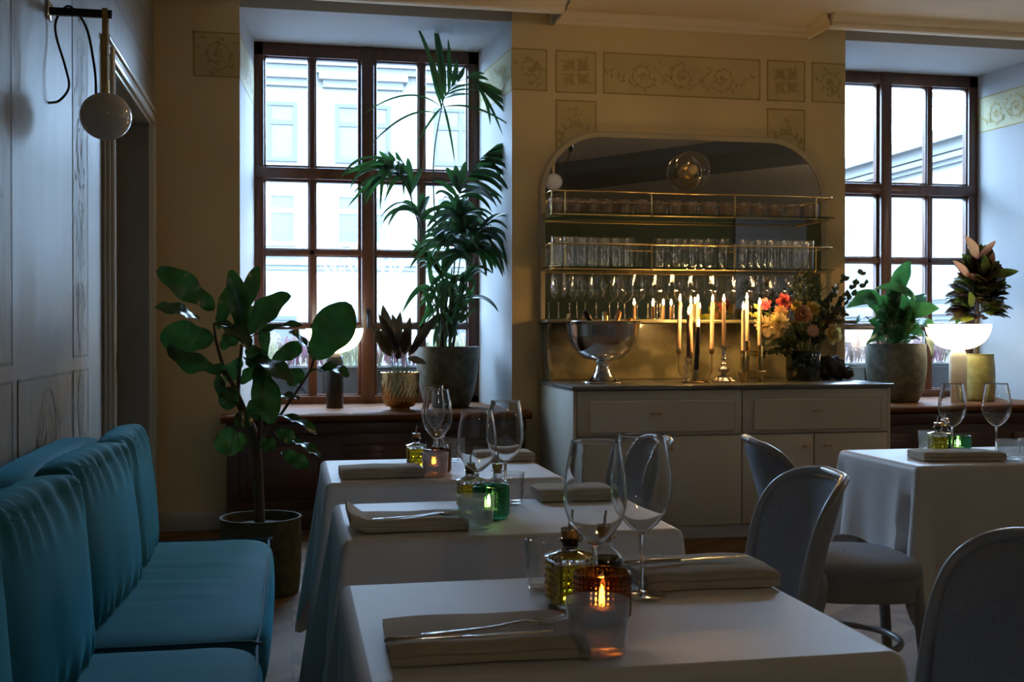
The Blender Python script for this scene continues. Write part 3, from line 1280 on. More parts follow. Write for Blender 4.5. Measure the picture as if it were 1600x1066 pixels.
def table(x0, x1, y0, y1, where, drop, seed, side=1, rz=0.):
    w, d = x1 - x0, y1 - y0
    cx, cy_ = (x0 + x1) / 2, (y0 + y1) / 2
    t = thing('dining_table', 'dining table under the white cloth ' + where, 'table', (cx, cy_, 0), rz, 'cloth-covered tables')
    mb = MB()
    mb.rbox(-w / 2 + .006, w / 2 - .006, -d / 2 + .006, d / 2 - .006, ZT_ - .036, ZT_ - .006, .006)
    mb.obj('tabletop', 'panel_wood', t)
    mb = MB()
    mb.lathe([(0, .02), (.035, .02), (.032, .10), (.03, ZT_ - .045), (.09, ZT_ - .037), (0, ZT_ - .036)], 16)
    mb.obj('column', 'black_metal', t)
    mb = MB()
    mb.lathe([(0, 0), (.20, 0), (.20, .012), (.05, .022), (0, .022)], 28)
    mb.obj('foot_plate', 'black_metal', t)
    c = cloth_mesh(w, d, drop, seed, side).obj('tablecloth', 'linen', ang=60)
    c.location = (cx, cy_, ZT_)
    c.rotation_euler = (0, 0, rz)
    tag(c, 'white linen tablecloth ' + where, 'tablecloth', 'white tablecloths')


table(.075, .775, 1.30, 1.845, 'at the front, beside the cut-off sofa', .40, 11)
table(.095, .805, 2.215, 2.715, 'of the middle table, with the green votive and fork', .40, 12)
table(.090, .765, 3.075, 3.645, 'nearest the palm window sill', .40, 13)
table(1.875, 2.80, 3.115, 3.625, 'in front of the lamp with a white stone base', .40, 14, -1)


# ------------------------------------------------------------------ bentwood chairs
def chair(label, loc, rz):
    """upholstered bentwood chair; the sitter looks along +x"""
    t = thing('dining_chair', label, 'chair', loc, rz, 'grey bentwood chairs')
    Rc, A, zb, zt = .265, .235, .47, .83

    def wrap(a, z):
        k = max(0, (z - zb) / (zt - zb))
        fl = .012 * k ** 3 * (abs(a) / A) ** 2 * 4
        ph = a / Rc
        x = .045 - Rc * math.cos(ph) - .085 * k ** 1.4 + fl * .2
        return Vector((x, Rc * math.sin(ph) * (1 + .04 * k), z))

    def half(z):
        k = min(1, max(0, (z - zb) / (zt - zb)))
        return A * (.86 + .14 * k) * (max(0, 1 - k ** 5.5)) ** (1 / 3.2)
    # back shell: padded front and plain rear
    nz, na = 16, 14
    for nm, mt, off, sc in (('back_pad', 'chair_fabric', .012, .965), ('back_shell', 'chair_fabric', -.009, .99)):
        mb = MB()

        def g(i, j, off=off, sc=sc):
            z = zb + .035 + (zt - .016 - zb - .035) * (1 - (1 - j / nz) ** 1.35)
            h = half(z) * sc
            u = -1 + 2 * i / na
            p = wrap(u * h, z)
            ph = u * h / Rc
            n = Vector((math.cos(ph), -math.sin(ph), .1))
            pad = (1 - abs(u) ** 6) * (1 - abs(2 * j / nz - 1) ** 6)
            return p + n * off * pad
        mb.grid(g, na, nz)
        mb.obj(nm, mt, t, ang=80)
    # hoop frame running down into the rear legs
    hoop = []
    for k in range(41):
        s = -1 + 2 * k / 40
        a_ = abs(s)
        if a_ < .5:
            u = s / .5
            z = zb + (zt - zb) * (1 - abs(u) ** 3.2 * .28) ** .5 if False else None
        hoop.append(s)
    pts = []
    zs = [zb + (zt - zb) * (1 - (1 - i / 14) ** 2.2) for i in range(15)]
    for z in zs:
        pts.append(wrap(-half(min(z, zt - .0005)), z))
    for z in reversed(zs[:-1]):
        pts.append(wrap(half(z), z))
    lo_l = [Vector((-.215, -.215, 0)), Vector((-.170, -.210, .22)), Vector((-.118, -.205, .42))]
    lo_r = [Vector((v.x, -v.y, v.z)) for v in lo_l]
    path = smooth_path(lo_l + pts + lo_r[::-1], 3)
    rad = [.0155 if p.z < zb else .0155 - .0045 * min(1, (p.z - zb) / .25) for p in path]
    mb = MB()
    mb.tube(path, rad, 10)
    mb.obj('back_frame', 'chair_frame', t, ang=80)
    # lower back rail
    mb = MB()
    mb.tube([wrap(a, zb + .035) for a in [-A * .82 + 2 * A * .82 * i / 14 for i in range(15)]], .013, 8)
    mb.obj('back_rail', 'chair_frame', t, ang=80)

    def outline(s, k=1.):
        a = 2 * PI * s
        c, q = math.cos(a), math.sin(a)
        x = math.copysign(abs(c) ** .72, c) * .215
        y = math.copysign(abs(q) ** .72, q) * (.215 + .012 * c)
        return x * k, y * k
    mb = MB()
    prof = [(1.0, .372), (1.0, .435), (.96, .437), (.96, .370), (1.0, .372)]
    mb.grid(lambda i, j: (*outline(i / 48, prof[j][0]), prof[j][1]), 48, 4, True)
    mb.obj('seat_ring', 'chair_frame', t, ang=40)
    mb = MB()
    sp = [(.93, .425), (.985, .437), (.99, .455), (.95, .472), (.80, .482), (.45, .486), (.02, .487)]
    mb.grid(lambda i, j: (*outline(i / 48, sp[j][0]), sp[j][1]), 48, 6, True)
    mb.obj('seat', 'chair_fabric', t, ang=70)
    for s in (-1, 1):
        mb = MB()
        mb.tube([(.165, s * .165, .42), (.185, s * .178, .2), (.20, s * .190, 0)], [.019, .017, .013], 10)
        mb.obj('leg', 'chair_frame', t, ang=60)
    mb = MB()
    mb.tube([(.17 * math.cos(a) - .005, .178 * math.sin(a), .215) for a in [2 * PI * i / 40 for i in range(40)]], .0105, 8, closed=True)
    mb.obj('stretcher', 'chair_frame', t, ang=80)
    return t


c0 = chair('grey bentwood chair with padded back, at the middle table with the green votive', (.95, 2.46, 0), PI + R(-6))
dup(c0, (.90, 1.60, 0), PI + R(-8), 'grey bentwood chair cut by the bottom right photo corner')
dup(c0, (.845, 3.35, 0), PI + R(-4), 'grey bentwood chair glimpsed through the front wine glass, at the table nearest the palm')
dup(c0, (1.675, 3.19, 0), R(-12), 'grey bentwood chair seen from behind, tucked under the table before the white lamp')


# ------------------------------------------------------------------ sideboard
CX0, CX1, CF = 1.515, 3.415, 5.95
t = thing('sideboard', 'cream painted sideboard with drawers and doors under the arched mirror', 'sideboard', ((CX0 + CX1) / 2, CF + .42, 0))
mb = MB()
mb.box(CX0 + .01, CX1 - .01, CF + .022, YB - .02, .07, .84)
mb.box(CX0 + .03, CX1 - .03, CF + .06, YB - .02, 0, .07)
mb.rbox(CX0, CX0 + .02, CF + .005, YB - .02, .02, .842, .003)
mb.rbox(CX1 - .02, CX1, CF + .005, YB - .02, .02, .842, .003)
mb.rbox(CX0 + .005, CX1 - .005, CF + .03, CF + .05, .0, .075, .003)
mb.obj('body', 'cabinet_paint', t, world=True, ang=30)
xm = 2.497


def front(name, x0, x1, z0, z1, bevel_top=False):
    mb = MB()
    mb.rbox(x0, x1, CF, CF + .021, z0, z1, .0025)
    if bevel_top:     # a raised field inside the drawer front
        mb.rbox(x0 + .06, x1 - .04, CF - .010, CF + .004, z0 + .012, z1 - .05, .010, 1)
    return mb.obj(name, 'cabinet_paint', t, world=True, ang=25)


def pull(o, x, z, ln=.05):
    h = MB()
    h.tube([(x - ln / 2, CF - .028, z), (x + ln / 2, CF - .028, z)], .0055, 8)
    for s in (-1, 1):
        h.tube([(x + s * ln * .3, CF - .028, z), (x + s * ln * .3, CF + .002, z)], .004, 6)
    h.obj('handle', 'brass_dull', o, world=True)


DZ0 = .585
d1 = front('drawer', CX0 + .022, xm - .003, DZ0 + .004, .838, True)
d2 = front('drawer', xm + .003, CX1 - .022, DZ0 + .004, .838, True)
pull(d1, atY(1024, 643, CF).x, .712)
pull(d2, atY(1275, 638, CF).x, .715)
xa, xb = atY(1027, 750, CF).x, atY(1272, 700, CF).x
for a, b, hx in ((CX0 + .022, xa - .003, xa - .06), (xa + .003, xm - .003, xa + .065), (xm + .003, xb - .003, xb - .05), (xb + .003, CX1 - .022, xb + .075)):
    pull(front('door', a, b, .08, DZ0 - .003), hx, .515, .042)
mb = MB()
mb.rbox(CX0 - .012, CX1 + .012, CF - .018, YB - .005, .842, .866, .005)
mb.obj('worktop', 'marble_top', t, world=True, ang=30)
ZS2 = .867

# marble splash panel with a ledge, mirror above
mb = MB()
mb.rbox(1.535, 3.50, YB - .03, YB - .001, ZS2, 1.218, .004)
# curved end bracket carrying the ledge
br = [(YB - .03, .868), (YB - .20, .868), (YB - .19, .93), (YB - .13, .99), (YB - .11, 1.06), (YB - .13, 1.15), (YB - .19, 1.215), (YB - .03, 1.215)]
n = len(br)
mb.raw([(1.537, a, b) for a, b in br] + [(1.557, a, b) for a, b in br],
       [(i, (i + 1) % n, n + (i + 1) % n, n + i) for i in range(n)] + [tuple(range(n))[::-1], tuple(range(n, 2 * n))])
sp = mb.obj('splash_panel', 'marble_green', smooth=False)
tag(sp, 'green-brown marble panel with a ledge, standing between sideboard and mirror', 'splashback')
mb = MB()
mb.rbox(1.505, 3.52, YB - .25, YB - .001, 1.219, 1.240, .005)
l = mb.obj('ledge', 'marble_green', sp)


def arch(x0, x1, z0, z1, r, n=14):
    p = [(x0, z0), (x1, z0)]
    p += [(x1 - r + r * math.cos(a), z1 - r + r * math.sin(a)) for a in [PI / 2 * i / n for i in range(n + 1)]]
    p += [(x0 + r + r * math.cos(a), z1 - r + r * math.sin(a)) for a in [PI / 2 + PI / 2 * i / n for i in range(n + 1)]]
    return p


def slab(mb, p, y0, y1):
    n = len(p)
    mb.raw([(x, y0, z) for x, z in p] + [(x, y1, z) for x, z in p],
           [(i, (i + 1) % n, n + (i + 1) % n, n + i) for i in range(n)] + [tuple(range(n)), tuple(range(n, 2 * n))[::-1]])


mr = thing('wall_mirror', 'wide arched mirror above the marble ledge, behind the glass shelves', 'mirror', (2.47, YB - .02, 1.24))
mb = MB()
slab(mb, arch(1.545, 3.392, 1.242, 2.385, .37), YB - .018, YB - .002)
mb.obj('glass', 'mirror_glass', mr, world=True, smooth=False)
mb = MB()
po, pi_ = arch(1.505, 3.432, 1.242, 2.425, .41), arch(1.545, 3.392, 1.242, 2.385, .37)
n = len(po)
vs = []
for (a, b), (c, d) in zip(po, pi_):
    vs += [(a, YB - .001, b), (a + (c - a) * .3, YB - .03, b + (d - b) * .3), (c, YB - .026, d), (c, YB - .014, d)]
fs = []
for i in range(1, n):
    j = (i + 1) % n
    for k in range(3):
        fs.append((i * 4 + k, j * 4 + k, j * 4 + k + 1, i * 4 + k + 1))
mb.raw(vs, fs)
mb.obj('frame', 'mirror_rim', mr, world=True, ang=30)

# two glass shelves with brass galleries
SH = {}
SX0, SX1, SF = 1.510, 3.355, YB - .28
for nm, z, dz, lab in (('upper', 1.888, .122, 'upper glass shelf with brass rail, carrying low frosted tumblers'),
                       ('lower', 1.560, .135, 'lower glass shelf with brass rail, carrying tall clear glasses')):
    s = thing('glass_shelf', lab, 'shelf', ((SX0 + SX1) / 2, YB - .14, z), 0, 'glass shelves before the mirror')
    mb = MB()
    mb.rbox(SX0, SX1, SF, YB - .035, z - .010, z, .0015)
    mb.obj('glass', 'shelf_glass', s, world=True, smooth=False)
    mb = MB()
    px = (862, 883, 1018, 1148, 1275)
    zz = z + dz
    pts = [(SX0 + .015, YB - .03, zz), (SX0 + .015, SF + .03, zz), (SX0 + .03, SF + .012, zz), (SX1 - .02, SF + .012, zz), (SX1 - .005, SF + .03, zz), (SX1 - .005, YB - .03, zz)]
    mb.tube(pts, .0045, 8)
    mb.obj('rail', 'brass', s, world=True, ang=60)
    for p in px:
        mb = MB()
        x = atY(p, 400, SF + .012).x
        mb.tube([(x, SF + .012, z - .018), (x, SF + .012, zz)], .0042, 8)
        mb.lathe([(0, -.022), (.009, -.020), (.010, -.012), (.006, -.010), (0, -.010)], 10, T(x, SF + .012, z))
        mb.obj('post', 'brass', s, world=True, ang=60)
    mb = MB()
    for x in (SX0 + .02, SX1 - .02):
        mb.tube([(x, SF + .02, z - .016), (x, YB - .02, z - .016)], .006, 8)
    mb.tube([(SX0 + .02, SF + .02, z - .016), (SX1 - .02, SF + .02, z - .016)], .004, 8)
    mb.obj('bracket', 'brass_dull', s, world=True, ang=60)
    SH[nm] = z


# ================================================================== GLASSWARE AND TABLE SETTINGS
def wine_glass(label, loc, group, h=.24, k=1., solid=True):
    """stemmed glass, base on z = 0"""
    t = thing('wine_glass', label, 'wine glass', loc, 0, group)
    st = h * .40
    R_ = .0465 * k
    bowl = [(.0045, st - .002), (.012, st + .001), (.55 * R_, st + .013), (.83 * R_, st + .032), (.97 * R_, st + .052), (1.0 * R_, st + .068),
            (.975 * R_, st + .088), (.915 * R_, st + .110), (.84 * R_, st + .130), (.77 * R_, h)]
    mb = MB()
    if solid:
        th = .0011
        mb.lathe([(0, st - .003)] + bowl[:-1] + [(bowl[-1][0] + .0002, h - .0022), (bowl[-1][0], h - .0004), (bowl[-1][0] - th / 2, h + .0001), (bowl[-1][0] - th, h - .0004), (bowl[-1][0] - th + .0002, h - .0022)] + [(max(.001, r - th), z + (.0012 if i < 3 else 0)) for i, (r, z) in reversed(list(enumerate(bowl[:-1])))] + [(0, st + .001)], 56)
        mb.obj('bowl', 'crystal', t, ang=80)
    else:
        mb.lathe(bowl, 40)
        mb.obj('bowl', 'clear_glass', t, ang=80)
    mb = MB()
    if not solid:
        mr_ = MB()
        mr_.tube([(.77 * R_ * math.cos(a), .77 * R_ * math.sin(a), h) for a in [2 * PI * i / 40 for i in range(40)]], .0007, 5, closed=True)
        mr_.obj('rim', 'clear_glass', t)
    mb.lathe([(0, st - .004), (.0048, st - .005), (.0046, st - .008), (.0038, st - .018), (.0034, st * .5), (.0040, .016), (.008, .007), (0, .006)], 14)
    mb.obj('stem', 'crystal', t, ang=80)
    mb = MB()
    mb.lathe([(0, .0065), (.010, .006), (.022, .0032), (.037 * k, .0018), (.0385 * k, .0010), (.037 * k, 0), (0, 0)], 32)
    mb.obj('foot', 'clear_glass', t, ang=50)
    return t


def tumbler(label, loc, group, r=.039, h=.068, m='frosted_glass', name='tumbler', taper=.88, base=.007, cat='drinking glass'):
    mb = MB()
    w = .0016
    mb.lathe([(0, 0), (r * taper - .003, 0), (r * taper, .003), (r * (taper + 1) / 2, h * .5), (r, h - .001), (r - w / 2, h), (r - w, h - .001),
              (r * (taper + 1) / 2 - w, h * .5), (r * taper - w, base + .002), (r * taper - .005, base), (0, base)], 36)
    o = mb.obj(name, m, ang=50)
    o.location = loc
    return tag(o, label, cat, group)


def votive(label, loc, m, group, r=.0385, h=.066):
    """hobnail candle glass: rows of round studs"""
    na, nh = 34, 8
    mb = MB()
    NU, NV = na * 4, nh * 4 + 4

    def g(i, j):
        a = 2 * PI * i / NU
        z = .002 + (h - .002) * j / NV
        jj = j - 2
        b = 0
        if 0 <= jj <= nh * 4:
            b = max(0, math.cos(2 * PI * i / 4)) * max(0, math.sin(PI * (jj % 4) / 4)) ** 1
        rr = r * (.95 + .05 * min(1, j / 6)) + .0017 * b
        return (rr * math.cos(a), rr * math.sin(a), z)
    mb.grid(g, NU, NV, True)
    mb.lathe([(0, 0), (r * .92, 0), (r * .95, .002)], 36)
    mb.lathe([(r, h), (r - .0015, h + .0008), (r - .003, h), (r - .004, .006), (0, .005)], 36)
    o = mb.obj('votive_glass', m, ang=60)
    o.location = loc
    return tag(o, label, 'candle holder', group)


def flame_mesh(mb, x, y, z, s=1.):
    mb.lathe([(0, 0), (.0030 * s, .003 * s), (.0046 * s, .008 * s), (.0040 * s, .015 * s), (.0022 * s, .023 * s), (0, .031 * s)], 10, T(x, y, z))


def tealight(label, loc, s=.8):
    t = thing('tealight', label, 'candle', loc, 0, 'lit tealights in the hobnail glasses')
    mb = MB()
    mb.lathe([(0, 0), (.019, 0), (.019, .013), (.018, .013), (.018, .011), (0, .011)], 20)
    mb.obj('cup', 'tin', t)
    mb = MB()
    mb.lathe([(0, .011), (.0175, .011), (.017, .0125), (0, .0122)], 20)
    mb.obj('wax', 'wax_cream', t)
    mb = MB()
    mb.tube([(0, 0, .012), (0, 0, .017)], .0008, 5)
    mb.obj('wick', 'wick', t)
    mb = MB()
    flame_mesh(mb, 0, 0, .017, s)
    mb.obj('flame', 'flame_low', t)
    return t


def cruet(label, loc, oil, group, rz=0., spout=True):
    """small pouring bottle: studded square for oil, round-shouldered for vinegar; cork with a steel spout"""
    t = thing('cruet_bottle', label, 'bottle', loc, rz, group)
    if oil:
        s, h = .0265, .066
        mb = MB()
        n = 6
        for k in range(4):
            def g(i, j):
                u = -s + 2 * s * i / (2 * n)
                z = .004 + (h - .004) * j / (2 * n + 2)
                b = .0022 if (i % 2 == 1 and j % 2 == 1) else 0
                c = .0022 * (abs(u) / s) ** 10
                return RZ(k * PI / 2) @ Vector((u * (1 - .03 * (abs(u) / s) ** 10), -(s + b - c), z))
            mb.grid(g, 2 * n, 2 * n + 2)
        mb.rbox(-s + .002, s - .002, -s + .002, s - .002, 0, .005, .001)
        mb.lathe([(s * 1.28, h), (s * .9, h + .003), (.013, h + .006), (.0105, h + .009), (.0105, h + .018), (.016, h + .019), (.0165, h + .021), (.012, h + .022)], 20)
        mb.obj('bottle_body', 'crystal', t, ang=25)
        mb = MB()
        mb.rbox(-s + .003, s - .003, -s + .003, s - .003, .006, h * .84, .003)
        mb.obj('oil', 'oil', t, ang=60)
    else:
        h = .068
        mb = MB()
        mb.lathe([(0, 0), (.025, 0), (.0275, .003), (.0275, .050), (.025, .059), (.014, h), (.0105, h + .004), (.0105, h + .016), (.016, h + .017), (.0165, h + .019), (.012, h + .020)], 26)
        mb.obj('bottle_body', 'clear_glass', t, ang=50)
        mb = MB()
        mb.lathe([(0, .003), (.024, .003), (.0262, .006), (.0262, .049), (.023, .056), (0, .056)], 24)
        mb.obj('vinegar', 'vinegar', t, ang=50)
    z = h + .018
    mb = MB()
    mb.lathe([(.0092, z - .006), (.0098, z + .004), (.0118, z + .005), (.0122, z + .014), (.0112, z + .016), (0, z + .016)], 18)
    mb.obj('cork', 'cork', t, ang=50)
    mb = MB()
    mb.lathe([(.0125, z + .016), (.0128, z + .0175), (0, z + .0175)], 16)
    mb.tube([(0, 0, z + .016), (0, 0, z + .026), (.002, 0, z + .042)], [.0034, .0026, .0019], 8)
    mb.obj('spout', 'steel', t, ang=50)
    return t


def napkin(label, loc, L_, W_, rz, style, seed, curl=.0):
    """folded linen napkin: style 'pocket' has its front edge rolled up, 'stack' lies as two flat folds"""
    rr = random.Random(seed)
    ph = rr.random() * 9
    if style == 'pocket':
        prof = [(.5, .0), (.5, .012), (.42, .016), (.1, .010), (-.22, .0075), (-.30, .009), (-.335, .020), (-.37, .0245), (-.42, .0245),
                (-.47, .021), (-.495, .014), (-.50, .0125), (-.488, .0115), (-.50, .0105), (-.505, .005), (-.49, .0), (.5, .0)]
    else:
        prof = [(.5, .0), (.505, .006), (.49, .0115), (.50, .013), (.505, .020), (.49, .026), (0, .0255), (-.47, .026), (-.505, .022), (-.51, .017),
                (-.50, .0135), (-.482, .0125), (-.50, .0115), (-.512, .007), (-.50, .0), (.5, .0)]
    nx = 22
    mb = MB()

    def g(i, j):
        u = -1 + 2 * i / nx
        y, z = prof[j]
        e = abs(u) ** 8
        zz = z * (1 - .10 * e) + .0012 * math.sin(u * 5 + ph + y * 6) * (1 if z > .004 else 0)
        cu = curl * max(0, -u - .72) / .28
        zz += cu * .03 * (1 if z > .002 else .75) * (1 if y > -.30 else .6)
        return (u * L_ / 2 * (1 + .012 * math.sin(y * 8 + ph)), y * W_ + .002 * math.sin(u * 4 + ph), max(0, zz))
    mb.grid(g, nx, len(prof) - 1)
    for e in (0, nx):
        b = len(mb.v)
        mb.v += [Vector(g(e, j)) for j in range(len(prof) - 1)]
        mb.face(*range(b, b + len(prof) - 1))
    o = mb.obj('napkin', 'napkin_cloth', ang=50)
    o.location = loc
    o.rotation_euler = (0, 0, rz)
    return tag(o, label, 'napkin', 'folded beige napkins')


def strip(mb, st, th=.0022, n=6):
    """a metal strip through stations (x, y, z, half-width)"""
    vs, fs = [], []
    for x, y, z, w in st:
        vs += [(x, y - w, z), (x, y - w * .6, z + th), (x, y + w * .6, z + th), (x, y + w, z), (x, y, z - th * .3)]
    for i in range(len(st) - 1):
        for k in range(5):
            a, b = i * 5 + k, i * 5 + (k + 1) % 5
            fs.append((a, b, b + 5, a + 5))
    fs += [tuple(range(5))[::-1], tuple(range(len(vs) - 5, len(vs)))]
    mb.raw(vs, fs)


def fork(label, loc, rz, tilt=0.):
    t = thing('fork', label, 'fork', loc, rz, 'forks on the napkins')
    t.rotation_euler = (0, tilt, rz)
    mb = MB()
    strip(mb, [(-.098, 0, .000, .004), (-.09, 0, .000, .0085), (-.05, 0, .001, .0062), (0, 0, .003, .0036), (.035, 0, .007, .0034), (.05, 0, .007, .0075), (.062, 0, .005, .012)])
    mb.obj('handle', 'steel', t, ang=50)
    mb = MB()
    for k in range(4):
        y = -.0096 + .0064 * k
        mb.tube([(.058, y, .0065), (.075, y, .0045), (.10, y * .95, .010)], [.0022, .0019, .0009], 6)
    mb.obj('tines', 'steel', t, ang=50)
    return t


def knife(label, loc, rz, tilt=0.):
    t = thing('knife', label, 'knife', loc, rz, 'knives on the napkins')
    t.rotation_euler = (0, tilt, rz)
    mb = MB()
    mb.tube([(-.11, 0, .004), (-.107, 0, .004), (-.06, 0, .004), (-.01, 0, .004)], [.002, .0048, .0042, .0034], 8)
    mb.obj('handle', 'steel', t, ang=50)
    mb = MB()
    strip(mb, [(-.012, 0, .003, .004), (.01, 0, .003, .0065), (.07, 0, .003, .0085), (.10, 0, .003, .006), (.112, .002, .003, .001)], .0012)
    mb.obj('blade', 'steel', t, ang=50)
    return t


TT = ZT_ + .003
GW, GN, GV, GC = 'stemmed glasses on the tables', 'frosted tumblers on the tables', 'hobnail votive glasses', 'oil and vinegar bottles'
# ---- front table
w0 = wine_glass('large wine glass on the front table, standing over the brown hobnail votive', (.434, 1.575, TT), GW, .25)
dup(w0, (.530, 1.655, TT), 0, 'large wine glass on the front table, its foot beside the napkin with a knife')
tumbler('frosted tumbler in front of the brown votive on the front table', (.381, 1.372, TT), GN, .041, .069)
tb = tumbler('clear small tumbler half hidden behind the oil bottle on the front table', (.400, 1.735, TT), 'clear water glasses', .037, .078, 'clear_glass')
votive('brown hobnail candle glass glowing on the front table', (.432, 1.530, TT), 'brown_glass', GV, .040, .068)
tealight('lit tealight inside the brown votive of the front table', (.430, 1.528, TT + .006))
cruet('square studded bottle of olive oil on the front table', (.410, 1.628, TT), True, GC, .15).scale = (1.15, 1.15, 1.12)
cruet('dark vinegar bottle behind the brown votive of the front table', (.482, 1.690, TT), False, GC)
napkin('beige napkin holding fork and knife, nearest the camera', (.245, 1.455, TT), .250, .195, R(-1.5), 'pocket', 1)
knife('knife with a shiny round handle in the front napkin', (.225, 1.425, TT + .012), R(2))
fork('fork lying tines up in the front napkin, over the knife', (.262, 1.448, TT + .016), R(6))
napkin('beige napkin with a gilt-lit knife, on the far side of the front table', (.660, 1.755, TT), .225, .15, R(-1), 'stack', 2, 0)
knife('knife catching candle light on the front table napkin', (.640, 1.760, TT + .0275), R(4))
# ---- middle table
dup(w0, (.412, 2.500, TT), 0, 'wine glass over the green votive on the middle table').scale = (.98, .98, .93)
dup(w0, (.507, 2.655, TT), 0, 'wine glass behind the vinegar bottle on the middle table').scale = (.98, .98, .97)
tumbler('frosted tumbler glowing green beside the middle table votive', (.377, 2.300, TT), GN)
tumbler('clear small tumbler behind the vinegar bottle on the middle table', (.507, 2.650 - .04, TT), 'clear water glasses', .037, .075, 'clear_glass')
votive('green hobnail candle glass glowing on the middle table', (.432, 2.430, TT), 'green_glass', GV, .040, .070)
tealight('lit tealight inside the green votive of the middle table', (.425, 2.425, TT + .006), .9)
cruet('square studded bottle of olive oil on the middle table', (.408, 2.575, TT), True, GC, .1)
cruet('dark vinegar bottle with amber cork on the middle table', (.470, 2.560, TT), False, GC)
napkin('beige napkin with fork and spoon, end curled up, on the middle table', (.238, 2.375, TT), .245, .19, R(0), 'pocket', 3, 1.)
fork('fork lying across the middle table napkin', (.265, 2.370, TT + .014), R(4))
sp_ = thing('spoon', 'spoon lying beside the fork in the middle table napkin', 'spoon', (.255, 2.352, TT + .013), R(8))
mb = MB()
strip(mb, [(-.10, 0, .000, .004), (-.09, 0, .000, .008), (-.05, 0, .001, .006), (0, 0, .003, .0034), (.04, 0, .008, .0034), (.05, 0, .008, .007)])
mb.obj('handle', 'steel', sp_, ang=50)
mb = MB()
mb.grid(lambda i, j: (.048 + .062 * j / 10, (-1 + 2 * i / 8) * .019 * math.sin(PI * min(1, (j / 10) ** .8 * .97 + .03)), .008 + .004 * (j / 10) - .006 * (1 - (-1 + 2 * i / 8) ** 2) * math.sin(PI * j / 10)), 8, 10)
mb.obj('bowl', 'steel', sp_, ang=60)
napkin('beige napkin on the chair side of the middle table', (.690, 2.690, TT), .20, .13, R(-1), 'stack', 4)
# ---- far table
dup(w0, (.420, 3.270, TT), 0, 'wine glass standing in front on the far table below the palm pot').scale = (.98, .98, .96)
dup(w0, (.448, 3.560, TT), 0, 'wine glass seen inside another on the far table below the palm pot').scale = (.80, .80, .95)
tumbler('frosted tumbler lit amber on the far table', (.400, 3.160, TT), GN)
tumbler('clear small tumbler beside the vinegar bottle on the far table', (.490, 3.500, TT), 'clear water glasses', .032, .075, 'clear_glass')
votive('brown hobnail candle glass glowing on the far table', (.418, 3.250, TT), 'brown_glass', GV, .040, .068)
tealight('lit tealight inside the brown votive of the far table', (.408, 3.245, TT + .006), .8)
cruet('square studded bottle of olive oil on the far table', (.372, 3.390, TT), True, GC)
cruet('dark vinegar bottle behind the brown votive of the far table', (.452, 3.440, TT), False, GC)
napkin('beige napkin with no cutlery on the bench side of the far table', (.250, 3.205, TT), .232, .13, R(1), 'stack', 5)
napkin('beige napkin on the chair side of the far table', (.665, 3.535, TT), .19, .12, R(-1), 'stack', 6)
# ---- table before the white lamp
dup(w0, (2.150, 3.360, TT), 0, 'wine glass above the oil bottle, before the white lamp').scale = (.96, .96, .95)
dup(w0, (2.310, 3.355, TT), 0, 'wine glass beside the two frosted tumblers, before the white lamp').scale = (1.03, 1.03, .95)
tumbler('frosted tumbler left of the oil bottle before the white lamp', (2.170, 3.535, TT), GN, .034, .066)
tumbler('frosted tumbler near the wine glass stem, at the right photo edge', (2.265, 3.225, TT), GN, .036, .063)
tumbler('frosted tumbler cut by the right photo edge', (2.350, 3.235, TT), GN, .036, .063)
votive('green hobnail candle glass before the white lamp', (2.225, 3.440, TT), 'green_glass', GV, .041, .056)
tealight('lit tealight inside the green votive before the white lamp', (2.220, 3.435, TT + .006))
cruet('square studded bottle of olive oil before the white lamp', (2.150, 3.445, TT), True, GC, -.2)
cruet('dark vinegar bottle with upright spout before the white lamp', (2.235, 3.540, TT), False, GC)
napkin('beige napkin lying before the oil bottle and green votive, near the white lamp', (2.105, 3.265, TT), .27, .13, R(-9), 'stack', 7)

# ---- shelves: low frosted tumblers above, tall glasses below, stemmed glasses on the ledge
ref = None
xs = [atY(868 + k * 26.6, 330, YB - .15).x for k in range(16)]
for k, x in enumerate(xs):
    lab = 'low frosted tumbler on the upper glass shelf, %s from the palm side' % ORD[k]
    p = (x + rnd.uniform(-.006, .006), YB - .15 + rnd.uniform(-.02, .02), SH['upper'])
    if ref is None:
        ref = tumbler(lab, p, 'low tumblers on the upper shelf', .045, .088, 'shelf_tumbler', taper=.93)
    else:
        c = ref.copy()
        col.objects.link(c)
        c.location = p
        c['label'] = lab
ref = None
px = [870, 889, 908, 926, 945, 963, 982, 1031, 1057, 1083, 1107, 1129, 1161, 1186, 1206, 1226, 1245, 1262]
row2 = [878, 897, 916, 936, 955, 973, 1044, 1070, 1095, 1174, 1196, 1216, 1236, 1254]
for row, (pxs, Y) in enumerate(((px, YB - .205), (row2, YB - .115))):
    for k, q in enumerate(pxs):
        lab = 'tall clear glass on the lower shelf, %s row, %s from the palm side' % (('front', 'rear')[row], ORD[k])
        p = (atY(q, 400, Y).x, Y, SH['lower'])
        if ref is None:
            ref = tumbler(lab, p, 'tall glasses on the lower shelf', .036, .180, 'clear_glass', 'highball_glass', .95, .012)
        else:
            c = ref.copy()
            col.objects.link(c)
            c.location = p
            c['label'] = lab
px = [873, 902, 932, 966, 996, 1027, 1053, 1081, 1113, 1146, 1174, 1202, 1230, 1256]
for k, q in enumerate(px):
    Y = YB - .13 + (.02 if k % 2 else -.02)
    lg = lg if k else wine_glass('x', (0, 0, 0), 'x', .24, 1., False)
    g = dup(lg, (atY(q, 480, Y).x, Y, 1.241), k * .7, 'wine glass on the marble ledge, %s from the palm side' % ORD[k], 'wine glasses on the marble ledge')
    g.scale = (1.16, 1.16, 1.16)
for c in list(lg.children):
    bpy.data.objects.remove(c)
bpy.data.objects.remove(lg)

